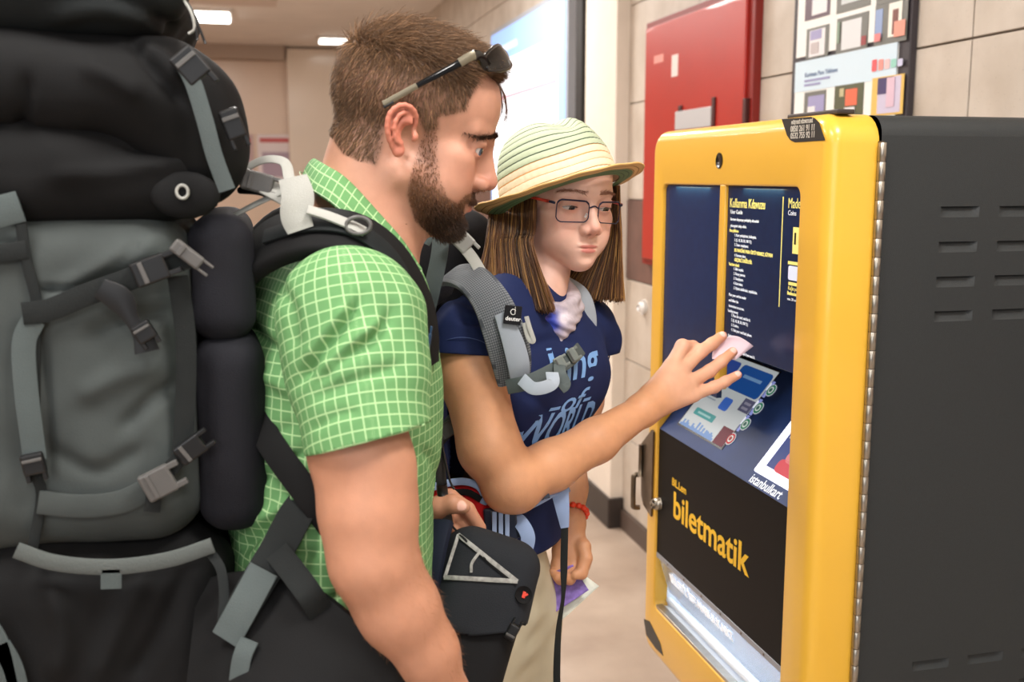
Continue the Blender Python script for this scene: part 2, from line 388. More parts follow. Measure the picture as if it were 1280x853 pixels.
pic(s2, 1006, 116, 1031, 150, GRN, [(0.2, 0.1, 0.95, 0.85, LIL), (0.2, 0.05, 0.55, 0.5, WHT)])
pic(s2, 1044, 108, 1078, 145, (86, 88, 62), [(0.4, 0.35, 0.8, 0.85, (226, 108, 76)), (0.2, 0.65, 0.35, 0.9, (190, 180, 140)), (0.4, 0.1, 0.75, 0.3, WHT)])
pic(s2, 1091, 98, 1128, 142, (226, 186, 96), [(0.2, 0.05, 0.92, 0.97, (200, 192, 214)), (0.2, 0.55, 0.7, 0.97, (70, 58, 104)), (0.5, 0.2, 0.75, 0.95, (214, 184, 200))])
a = onX(1006, 97, WX-0.026)
text('heading', 'Kartınıza Para Yükleme', 0.019, (WX-0.0262, a[1], a[2]), AY, AZ, mat('ink_blue', c(110, 130, 165), 0.6), s2)
for k in range(2):
    quad('caption_line', O, AY, AZ, -a[1]+0.0, -a[1]+0.14-0.05*k, a[2]-0.014-0.012*k, a[2]-0.008-0.012*k, mat('ink_lilac', c(150, 150, 190), 0.6), s2, 0.002, 0.0006)
for k, col in enumerate(((226, 96, 100), (240, 150, 140), (226, 190, 190), (150, 205, 190), (200, 200, 225))):
    a = onX(1090+8*k, 88-1.7*k, WX-0.026)
    quad('logo_mark', O, AY, AZ, -a[1], -a[1]+0.022, a[2]-0.004, a[2]+0.026-0.003*k, mat('lg%d' % k, c(*col), 0.6), s2, 0.002, 0.0006, 0.004)
# white call button on wall
p = onX(803, 384, WX-0.01); b_ = empty('wall_button', (WX, p[1], p[2]), 'small white round push button on stone wall', 'button')
tube('button_base', [(WX+0.01, p[1], p[2]), (WX-0.012, p[1], p[2])], 0.032, mat('button_white', c(240, 238, 234), 0.4), b_, 20)
tube('button_cap', [(WX-0.01, p[1], p[2]), (WX-0.026, p[1], p[2]), (WX-0.03, p[1], p[2])], [0.02, 0.02, 0.016], mat('button_white2', c(250, 250, 248), 0.3), b_, 20)
# ================================================================== ticket machine
XF, MY0, MY1, MZ0, MZ1 = 0.80, 1.372, 2.068, 0.578, 1.69
XD = 0.879; XB = 1.50
OY0, OY1, OZ0, OZ1 = 1.452, 2.003, 0.690, 1.584
M_yel = mat('yellow_paint', c(224, 173, 60), 0.32, bump=0.02, bscale=500, var=0.025, vscale=6, coat=0.25)
M_anth = mat('anthracite_paint', c(40, 43, 44), 0.55, bump=0.25, bscale=900, var=0.06, vscale=300)
M_blk = mat('panel_black', c(13, 12, 13), 0.5, spec=0.12, bump=0.04, bscale=1200)
M_steel = mat('brushed_steel', c(168, 160, 148), 0.32, 0.9, var=0.1, vscale=60)
M_steeld = mat('dark_steel', c(110, 98, 84), 0.35, 0.85, var=0.1, vscale=40)
M_nav = mat('navy_console', c(34, 56, 104), 0.4, spec=0.2, var=0.06, vscale=30)
M_inkY = mat('ink_yellow', c(246, 196, 40), 0.5)
M_inkYe = mat('ink_yellow_pale', c(232, 222, 130), 0.5, emit=c(232, 222, 120), estr=0.25)
M_inkW = mat('ink_white', c(225, 232, 240), 0.5, emit=c(215, 226, 240), estr=0.22)
T = empty('ticket_machine', (1.15, 1.72, 0), 'tall yellow and anthracite ticket machine with touch screen against wall', 'ticket machine')

def ring_stack(rings):
    n = len(rings[0]); v = np.concatenate([np.asarray(r, float) for r in rings]); f = []
    for k in range(len(rings)-1):
        for i in range(n):
            j = (i+1) % n; f.append((k*n+i, (k+1)*n+i, (k+1)*n+j, k*n+j))
    return v, f
def lp(y0, y1, z0, z1, r, X, inset=0.0, n=6):
    return [(X, a, b) for a, b in rr_loop(y0+inset, y1-inset, z0+inset, z1-inset, r-inset if r > inset else 1e-3, n)]
# door frame: outer shell, rounded lip, opening
R_ = 0.022
rings = [lp(MY0+0.01, MY1-0.01, MZ0+0.01, MZ1-0.01, 0.035, XD), lp(MY0, MY1, MZ0, MZ1, 0.045, XD), lp(MY0, MY1, MZ0, MZ1, 0.045, XF+R_)]
for k in range(1, 7):
    a = math.radians(15*k); rings.append(lp(MY0, MY1, MZ0, MZ1, 0.045, XF+R_-R_*math.sin(a), R_*(1-math.cos(a))))
for k in range(0, 4):
    a = math.radians(30*k); rr = 0.004
    rings.append(lp(OY0, OY1, OZ0, OZ1, 0.016, XF+rr*(1-math.cos(a)), -rr*(1-math.sin(a))))
rings.append(lp(OY0, OY1, OZ0, OZ1, 0.016, XF+0.03))
v, f = ring_stack(rings)
shade_auto(mesh('door_frame', v, f, M_yel, T), 40)
# housing (rest of the cabinet) with pressed louvres in the near side
lo = rr_loop(MY0-0.004, MY1, MZ0, MZ1-0.002, 0.03, 6)
near = [k for k in range(len(lo))]
v = [(XD+0.001, a, b) for a, b in lo]+[(XB, a, b) for a, b in lo]; n = len(lo); f = []
for i in range(n):
    j = (i+1) % n
    if abs(lo[i][0]-(MY0-0.004)) < 1e-6 and abs(lo[j][0]-(MY0-0.004)) < 1e-6: continue
    f.append((i, j, n+j, n+i))
f.append(list(range(n, 2*n)))
shade_auto(mesh('housing', v, f, M_anth, T), 40)
YS = MY0-0.004
cols_ = [(0.984, 1.050), (1.084, 1.150), (1.184, 1.25), (1.284, 1.35)]
rows_ = [(1.556-0.052*k-0.016, 1.556-0.052*k) for k in range(4)]+[(0.842-0.052*k-0.016, 0.842-0.052*k) for k in range(4)]
xs = sorted([XD+0.001, XB]+[q for a in cols_ for q in a]); zz = sorted([MZ0+0.03, MZ1-0.032]+[q for a in rows_ for q in a])
hole = lambda x, z: any(a < x < b for a, b in cols_) and any(a < z < b for a, b in rows_)
v = []; f = []; ix = {}
for i, x in enumerate(xs):
    for k, z in enumerate(zz): ix[i, k] = len(v); v.append((x, YS, z))
for i in range(len(xs)-1):
    for k in range(len(zz)-1):
        if not hole((xs[i]+xs[i+1])/2, (zz[k]+zz[k+1])/2): f.append((ix[i, k], ix[i+1, k], ix[i+1, k+1], ix[i, k+1]))
mesh('side_panel', v, f, M_anth, T, smooth=False)
base = None
for (x0, x1) in cols_:
    for (z0, z1) in rows_:
        if base is None:
            nn_ = 10; vv = []; ff = []
            us = np.linspace(0, 1, 13); vs = np.linspace(0, 1, 8)
            for u in us:
                e_ = min(1, min(u, 1-u)/0.16); e_ = math.sin(e_*math.pi/2)
                for t in vs:
                    dpt = 0.0075*e_*(t**0.8 if t < 0.93 else 1.0)
                    vv.append((x0+(x1-x0)*u, YS+dpt, z0+(z1-z0)*min(t/0.93, 1)*1.0 if t < 1 else z1))
            ff = grid_faces(13, 8).tolist()
            # upper lip wall back to the panel
            b0 = len(vv)
            for u in us: vv.append((x0+(x1-x0)*u, YS, z1))
            for i in range(12): ff.append((i*8+7, b0+i, b0+i+1, (i+1)*8+7))
            base = mesh('louvre', vv, ff, M_anth, T); bx0, bz0 = x0, z0
            shade_auto(base, 50)
        else: dup(base, (x0-bx0, 0, z0-bz0), T)
# piano hinge
HX = XD+0.001; z = 1.648; kn = None
box('hinge_leaf', (HX-0.003, YS-0.0005, MZ0+0.02), (HX+0.005, YS+0.004, 1.65), M_steeld, T)
while z > MZ0+0.04:
    if kn is None: kn = tube('hinge_knuckle', [(HX, YS-0.003, z), (HX, YS-0.003, z-0.0008), (HX, YS-0.003, z-0.0262), (HX, YS-0.003, z-0.027)], [0.0052, 0.006, 0.006, 0.0052], M_steel, T, 12); z0_ = z
    else: dup(kn, (0, 0, z-z0_), T)
    z -= 0.0275
# upper information panels
PX = 0.8075; DY0, DY1 = 1.716, 1.738
M_info = mat('info_navy', c(15, 36, 72), 0.22, spec=0.2, var=0.08, vscale=60)
M_infoL = mat('info_glass', c(17, 42, 84), 0.2, spec=0.22, var=0.06, vscale=60)
PZ0 = 1.296
box('info_panel', (PX, DY1, 1.20), (PX+0.01, OY1+0.002, OZ1+0.002), M_infoL, T)
ip = box('info_panel', (PX, OY0-0.002, PZ0), (PX+0.01, DY0, OZ1+0.002), M_info, T, 0.001, 1)
box('divider', (XF+0.001, DY0, 1.22), (PX+0.01, DY1, OZ1+0.002), M_yel, T, 0.003)
for (ya, yb) in ((OY0, OY0+0.0),): pass
TA = V(0, -1, 0); TB = V(0, 0, 1); OI = np.array([PX-0.0003, 0, 0])
def at(px, py): return onX(px, py, PX-0.0003)
def info(s, px, py, size, m, sx=1.0, bold=0.0):
    a = at(px, py); text('lettering', s, size, a, TA, TB, m, ip, 0.0002, sx=sx, bold=bold)
info('Kullanma Kılavuzu', 912, 259, 0.0225, M_inkYe, 0.8); info('User Guide', 913, 267, 0.010, M_inkW)
info('Madeni', 985, 260, 0.0225, M_inkYe, 0.8); info('Coins', 985, 269, 0.011, M_inkW)
guide = [(913, 277, 'Kartınızı okuyucuya yerleştirip ekrandaki', 0), (913, 285, 'yönergeleri takip ediniz.', 0), (912, 291, 'Para yükleme', 1), (918, 297, '1. Kartı yerleştiriniz, bekleyiniz.', 0), (918, 303, '2. (5, 10, 20, 50, 100 TL)', 0), (918, 309, '3. Tutarı onaylayınız.', 0), (918, 316, 'BU MAKİNE PARA ÜSTÜ VERMEZ, LÜTFEN', 2), (918, 322, '4. Kartınızı alınız.', 0), (918, 328, 'GEÇERLİ DEĞİLDİR', 2), (911, 333, 'Yeni kart almak', 1), (917, 339, '1. Bilet seçiniz.', 0), (917, 345, '2. Parayı yatırınız.', 0), (917, 351, '3. Onaylayınız.', 0), (917, 357, '4. Kartı alınız.', 0), (917, 363, '5. Fişinizi alabilirsiniz, teşekkürler.', 0), (911, 371, 'Place your card to reader', 3), (911, 378, 'and follow the', 3), (911, 385, 'instructions on screen.', 3), (910, 391, 'Loading money', 3), (914, 397, '1. Place the card, wait for it.', 3), (914, 403, '2. (5, 10, 20, 50, 100 TL)', 3), (914, 409, '3. Confirm.', 3), (914, 415, '4. Take your card back please.', 3), (910, 422, 'Buying a new card', 3), (914, 428, '1. Choose a ticket.', 3), (914, 434, '2. Insert money.', 3), (914, 440, '3. Take your receipt if you need it.', 3)]
for (px, py, s, kd) in guide: info(s, px, py-1.5, 0.0068 if kd != 2 else 0.0078, M_inkW if kd in (0, 3) else M_inkYe, 0.95, 0.00006 if kd == 0 else 0.0001 if kd == 3 else 0.0003)
a = at(979, 246); b = at(975, 384); quad('rule_line', OI, TA, TB, -a[1], -a[1]+0.002, b[2], a[2], M_inkYe, ip)
a = at(992, 284); b = at(997, 318); quad('ticket_picture', OI, TA, TB, -a[1], -a[1]+0.03, b[2], a[2], M_inkYe, ip)
quad('ticket_slot', OI, TA, TB, -a[1]+0.006, -a[1]+0.010, (a[2]+b[2])/2-0.006, (a[2]+b[2])/2+0.012, M_blk, ip, 0.0008)
a = at(986, 332); b = at(997, 352); quad('coin_picture', OI, TA, TB, -a[1], -a[1]+0.03, b[2], a[2], mat('coin_pic', c(205, 212, 230), 0.4, emit=c(200, 208, 230), estr=0.4), ip, 0, 0.0006, 0.004)
quad('coin_picture_frame', OI, TA, TB, -a[1]-0.002, -a[1]+0.032, a[2]+0.002, a[2]+0.007, M_inkYe, ip)
quad('coin_picture_frame', OI, TA, TB, -a[1]+0.002, -a[1]+0.032, b[2]-0.008, b[2]-0.003, M_inkYe, ip)
info('Kağıt para', 985, 362, 0.008, M_inkYe); info('Banknotes here', 984, 368, 0.0075, M_inkYe, 1, 0.0003); info('max. 20 coins', 984, 375, 0.006, M_inkW)
# small down-lights over the panels
for (ly, w_) in ((1.585, 0.14), (1.87, 0.16)):
    l = bpy.data.lights.new('panel_light', 'AREA'); l.shape = 'RECTANGLE'; l.size = w_; l.size_y = 0.012; l.energy = 0.1; l.color = (1.0, 0.9, 0.4)
    o = bpy.data.objects.new('panel_light', l); COL.objects.link(o); o.location = (XF+0.004, ly, OZ1-0.004); o.rotation_euler = (0, math.radians(-12), math.radians(90)) if False else (0, 0, math.radians(90))
    o.parent = T; o.matrix_parent_inverse = Matrix.Translation(T.location).inverted()
# console
TH = math.radians(51); CO = np.array([0.805, 0, 1.081]); CA = V(0, -1, 0); CB = V(math.cos(TH), 0, math.sin(TH)); CN = np.cross(CA, CB)
Lc = 0.30
v = [(0.805, OY0-0.004, 1.081), (0.805, OY1+0.004, 1.081), tuple(CO+CB*Lc+V(0, OY1+0.004, 0)), tuple(CO+CB*Lc+V(0, OY0-0.004, 0)),
     (0.815, OY0-0.004, 1.06), (0.815, OY1+0.004, 1.06), tuple(CO+CB*Lc-CN*0.02+V(0, OY1+0.004, 0)), tuple(CO+CB*Lc-CN*0.02+V(0, OY0-0.004, 0))]
co = mesh('console', v, [(0, 3, 2, 1), (4, 5, 6, 7), (0, 1, 5, 4), (1, 2, 6, 5), (2, 3, 7, 6), (3, 0, 4, 7)], M_nav, T, smooth=False)
def onC(px, py):
    r = ray(px, py); t = ((CO-CAM)@CN)/(r@CN); p = CAM+r*t; return -p[1], (p-CO)@CB
def cq(name, p0, p1, m, par, lift=0.0, thick=0.0008, r=0.0):
    (x0, y0), (x1, y1) = onC(*p0), onC(*p1)
    return quad(name, CO, CA, CB, min(x0, x1), max(x0, x1), min(y0, y1), max(y0, y1), m, par, lift, thick, r)
E_ = lambda n, col, s: mat(n, tuple(q*0.45 for q in c(*col)[:3])+(1,), 0.3, spec=0.1, emit=c(*col), estr=s)
x0, y0 = -1.945, 0.030; x1, y1 = -1.742, 0.205
bz = quad('screen_bezel', CO, CA, CB, x0-0.004, x1+0.004, y0-0.004, y1+0.004, mat('bezel', c(14, 16, 26), 0.3), co, 0.0, 0.001)
sc = quad('touch_screen', CO, CA, CB, x0, x1, y0, y1, E_('scr_bg', (196, 203, 205), 0.55), co, 0.001, 0.0006)
W_ = x1-x0; H_ = y1-y0
def sq(name, u0, v0, u1, v1, col, s=0.5, r=0.0, lift=0.0016):
    return quad(name, CO, CA, CB, x0+W_*u0, x0+W_*u1, y0+H_*v0, y0+H_*v1, E_('sc_%d_%d_%d' % col, col, s), sc, lift, 0.0003, r)
sq('screen_tile', 0.36, 0.62, 0.98, 0.95, (34, 84, 158), 0.5, 0.01); sq('screen_tile', 0.5, 0.80, 0.86, 0.84, (120, 160, 205), 0.5, 0, 0.002)
sq('screen_tile', 0.02, 0.62, 0.32, 0.95, (52, 80, 160), 0.5, 0.008); sq('screen_tile', 0.80, 0.44, 1.0, 0.60, (96, 96, 124), 0.45); sq('screen_tile', 0.84, 0.47, 0.96, 0.50, (160, 160, 180), 0.4, 0, 0.002); sq('screen_tile', 0.84, 0.53, 0.96, 0.56, (160, 160, 180), 0.4, 0, 0.002)
sq('screen_button', 0.46, 0.36, 0.64, 0.52, (62, 104, 190), 0.6, 0.006); sq('screen_button', 0.12, 0.18, 0.56, 0.27, (72, 158, 158), 0.5, 0.003); sq('screen_button', 0.2, 0.21, 0.48, 0.235, (160, 205, 205), 0.5, 0, 0.002)
sq('screen_tile', 0.79, 0.0, 1.0, 0.22, (104, 22, 44), 0.45)
for k in range(3): sq('screen_text', 0.08, 0.42+0.05*k, 0.34-0.04*k, 0.435+0.05*k, (150, 162, 176), 0.5)
random.seed(3)
for k in range(22): 
    h = 0.03+0.10*abs(math.sin(k*1.7))*random.random(); sq('screen_skyline', 0.02+0.034*k, 0.0, 0.055+0.034*k, h, (120, 154, 206), 0.5)
# illuminated token pictures beside the screen
def token(px, py, col, ring):
    u, w = onC(px, py); q = quad('token_picture', CO, CA, CB, u-0.014, u+0.014, w-0.018, w+0.018, E_('tk_%d' % col[0], col, 0.6), co, 0.0, 0.001)
    for (du, r0, cc, lf) in ((0.021, 0.0135, (206, 212, 218), 0.001), (0.021, 0.0115, ring, 0.0015), (0.021, 0.0075, (216, 228, 222), 0.002), (0.021, 0.0045, (70, 110, 100) if ring[1] > 90 else (150, 30, 36), 0.0025)):
        quad('token_ring', CO, CA, CB, u+du-r0, u+du+r0, w-r0, w+r0, E_('tr_%d_%d_%d' % cc, cc, 0.5), q, lf, 0.0005, r0)
    quad('token_print', CO, CA, CB, u-0.011, u+0.009, w-0.004, w+0.014, E_('tp', (232, 236, 250), 0.7), q, 0.001, 0.0004, 0.006)
for (px, py, col, ring) in ((958, 486, (150, 160, 226), (40, 130, 96)), (942, 508, (150, 160, 226), (40, 130, 96)), (926, 528, (150, 160, 226), (40, 130, 96)), (908, 546, (226, 40, 52), (190, 30, 40))): token(px, py, col, ring)
u, w = onC(921, 453); text('lettering', 'Önce İşleminizi Seçiniz', 0.0165, CO+CA*u+CB*(w-0.006), CA, CB, M_inkYe, co, 0.0002, sx=0.86, bold=0.0002)
u, w = onC(924, 461); text('lettering', 'Firstly Choose Your Operation', 0.0095, CO+CA*u+CB*(w-0.006), CA, CB, M_inkW, co, 0.0002, sx=0.9)
# card reader
u0, w0 = onC(948, 582)
cr = quad('card_reader', CO, CA, CB, u0, u0+0.14, w0-0.012, w0+0.100, E_('reader_light', (240, 240, 252), 1.4), co, 0.0, 0.002, 0.004)
quad('reader_picture', CO, CA, CB, u0+0.024, u0+0.13, w0+0.006, w0+0.078, E_('reader_blue', (58, 76, 142), 0.4), cr, 0.002, 0.0006)
quad('reader_picture', CO, CA, CB, u0+0.05, u0+0.12, w0+0.004, w0+0.03, E_('reader_red', (214, 62, 76), 0.5), cr, 0.0026, 0.0006, 0.01)
quad('reader_picture', CO, CA, CB, u0+0.06, u0+0.09, w0+0.026, w0+0.05, E_('reader_pink', (226, 130, 130), 0.5), cr, 0.0026, 0.0006, 0.01)
text('lettering', 'KARTI KOYUNUZ', 0.007, CO+CA*(u0+0.03)+CB*(w0+0.066)+CN*0.0032, CA, CB, M_inkW, cr, 0.0001)
u, w = onC(938, 598); text('lettering', 'istanbulkart', 0.0245, CO+CA*u+CB*(w-0.006), CA, CB, M_inkW, co, 0.0003, sx=0.93, bold=0.0003, shear=0.1)
# black lower panel with the name
bp = box('lower_panel', (0.8045, OY0-0.004, 0.812), (0.815, OY1+0.004, 1.081), M_blk, T)
def front(px, py): return onX(px, py, 0.8043)
a = front(841, 645); b = front(934, 727)
t_ = text('lettering', 'biletmatik', 0.1, a, TA, TB, M_inkY, bp, 0.0003, bold=0.0012)
co_ = np.zeros(len(t_.data.vertices)*3, np.float32); t_.data.vertices.foreach_get('co', co_); co_ = co_.reshape(-1, 3)
wd = co_[:, 1].max()-co_[:, 1].min(); bpy.data.objects.remove(t_)
hz = (front(841, 612)[2]-front(841, 645)[2])
text('lettering', 'biletmatik', hz/0.73, a, TA, TB, M_inkY, bp, 0.0003, sx=(a[1]-b[1])/wd*0.1/(hz/0.73), bold=0.0014)
a = front(840, 606); text('lettering', 'BiL.Lem', 0.022, a, TA, TB, M_inkY, bp, 0.0003, bold=0.0004, sx=1.02)
# lock and latch at the far jamb
p = front(827, 632); lk = tube('lock', [p+V(0.002, 0.012, 0), p+V(-0.003, 0.012, 0), p+V(-0.012, 0.012, 0), p+V(-0.013, 0.012, 0)], [0.013, 0.0135, 0.012, 0.010], M_steel, T, 18)
for k in range(4): a_ = k*math.pi/2; obox('lock_pin', p+V(-0.014, 0.012+0.007*math.cos(a_), 0.007*math.sin(a_)), (V(1, 0, 0), V(0, 1, 0), V(0, 0, 1)), (0.004, 0.0025, 0.0025), M_steel, lk, 0.0008)
obox('lock_key', p+V(-0.016, 0.006, 0.003), (V(1, 0, 0), V(0, 1, 0), V(0, 0, 1)), (0.002, 0.012, 0.0015), M_steel, lk, 0.0005)
pa = onX(818, 540, XF-0.002); pb = onX(815, 646, XF-0.002); pc = onX(803, 555, XF-0.002)
lt = mesh('latch_plate', [(XF-0.003, pa[1], pa[2]), (XF-0.003, pb[1], pb[2]), (XF-0.003, pb[1]+0.045, pb[2]+0.012), (XF-0.003, pb[1]+0.06, pb[2]+0.03), (XF-0.003, pc[1], pc[2]), (XF-0.003, pa[1]+0.01, pa[2]+0.002)], [(5, 4, 3, 2, 1, 0)], M_steeld, T, smooth=False)
finish(lt, 0, solid=0.004)
z0_ = onX(801, 634, XF)[2]; z1_ = onX(801, 592, XF)[2]; yl = onX(802, 610, XF)[1]
tube('latch_handle', [(XF-0.004, yl, z1_), (XF-0.017, yl, z1_-0.002), (XF-0.019, yl, z1_-0.012), (XF-0.019, yl, z0_+0.012), (XF-0.017, yl, z0_+0.002), (XF-0.004, yl, z0_)], 0.0058, M_steeld, T, 10, res=30)
yl2 = onX(806, 560, XF)[1]; tube('latch_rod', [(XF-0.009, yl2, z1_+0.07), (XF-0.009, yl2, z1_+0.0)], 0.005, M_steeld, T, 10)
# change tray with clear flap
M_tray = mat('tray_white', c(225, 232, 240), 0.3)
M_flap = mat('flap_plastic', c(222, 232, 244), 0.15, trans=0.75, ior=1.3)
tr = mesh('change_tray', [(0.806, OY0-0.004, 0.694), (0.806, OY1+0.004, 0.694), (0.90, OY1+0.004, 0.685), (0.90, OY0-0.004, 0.685), (0.905, OY0-0.004, 0.83), (0.905, OY1+0.004, 0.83)], [(0, 3, 2, 1), (3, 4, 5, 2), (0, 4, 3), (1, 2, 5)], M_tray, T, smooth=False)
finish(tr, 0, solid=0.002)
box('tray_lip', (XF+0.003, OY0-0.002, OZ0-0.002), (XF+0.02, OY1+0.002, OZ0+0.006), M_steel, T, 0.001)
tube('tray_rail', [(0.835, OY0, 0.702), (0.835, OY1, 0.702)], 0.007, M_tray, T, 10)
tube('tray_rail', [(0.868, OY0, 0.700), (0.868, OY1, 0.700)], 0.005, M_tray, T, 10)
fp = mesh('tray_flap', [(0.807, OY0+0.002, 0.812), (0.807, OY1-0.002, 0.812), (0.835, OY1-0.002, 0.722), (0.835, OY0+0.002, 0.722)], [(0, 3, 2, 1)], M_flap, T, smooth=False)
finish(fp, 0, solid=0.0025)
box('flap_rail', (0.8035, OY0, 0.802), (0.81, OY1, 0.813), mat('flap_rail', c(150, 155, 165), 0.35, 0.4), T, 0.001)
for k in range(6): box('rail_screw', (0.8025, OY0+0.06+0.085*k, 0.8055), (0.8045, OY0+0.064+0.085*k, 0.8095), M_steeld, T)
FB = nrm(V(-0.028, 0, 0.09)); p = onX(842, 735, 0.812)
text('lettering', 'BİLETİ İSTANBULKART', 0.030, V(0.8195, 1.955, 0.762), V(0, -1, 0), FB, mat('flap_ink', c(250, 252, 255), 0.4, emit=(1, 1, 1, 1), estr=0.35), fp, 0.0006, sx=0.95, bold=0.0006)
l = bpy.data.lights.new('tray_light', 'AREA'); l.shape = 'RECTANGLE'; l.size = 0.5; l.size_y = 0.03; l.energy = 0.65; l.color = (0.86, 0.92, 1.0)
o = bpy.data.objects.new('tray_light', l); COL.objects.link(o); o.location = (0.87, (OY0+OY1)/2, 0.826); o.rotation_euler = (0, 0, math.radians(90)); o.parent = T; o.matrix_parent_inverse = Matrix.Translation(T.location).inverted()
# camera hole, stickers, keyhole strip
p = onX(899, 201, XF-0.0005); tube('camera_lens', [p+V(0.004, 0, 0), p+V(-0.0012, 0, 0)], 0.0125, mat('lens_black', c(12, 12, 12), 0.2), T, 20)
tube('camera_ring', [p+V(0.004, 0, 0), p+V(-0.0006, 0, 0)], 0.014, mat('lens_ring', c(90, 70, 30), 0.4), T, 20)
def poly_plate(name, pix, X, m, par, th=0.0007):
    q = [onX(a, b, X) for a, b in pix]; n = len(q); v = q+[k+V(-th, 0, 0) for k in q]
    o = mesh(name, v, [list(range(n)), list(range(n, 2*n))[::-1]]+[[i, n+i, n+(i+1) % n, (i+1) % n] for i in range(n)], m, par, smooth=False)
    bm = bmesh.new(); bm.from_mesh(o.data); bmesh.ops.recalc_face_normals(bm, faces=bm.faces); bm.to_mesh(o.data); bm.free(); return o
M_stk = mat('sticker_black', c(30, 28, 26), 0.4)
st = poly_plate('phone_sticker', [(977.5, 149), (1014, 146), (1019, 148), (1024, 153), (1031.5, 175.5), (994, 178), (988, 175), (984, 169)], XF-0.0002, M_stk, T)
M_inkG = mat('ink_grey', c(190, 184, 172), 0.5)
for (px, py, s, sz) in ((989, 155.5, 'MÜŞTERİ HİZMETLERİ', 0.0068), (988, 165, '0850 261 91 11', 0.0125), (988, 173.5, '0532 755 92 11', 0.0125)):
    text('lettering', s, sz, onX(px, py, XF-0.001), TA, TB, M_inkG, st, 0.0002, sx=0.92, bold=0.0003)
poly_plate('corner_sticker', [(805, 774), (812, 777), (825, 803), (829, 820), (820, 811), (808, 794)], XF-0.0002, M_stk, T)
box('top_strip', (XF+0.022, MY0+0.02, MZ1-0.001), (XF+0.05, MY0+0.17, MZ1+0.006), M_dark, T, 0.002)
# pedestal
box('pedestal', (0.98, 1.50, 0.0), (1.44, 1.95, MZ0+0.002), M_anth, T, 0.01)
box('pedestal_foot', (0.95, 1.47, 0.0), (1.47, 1.98, 0.025), M_anth, T, 0.005)
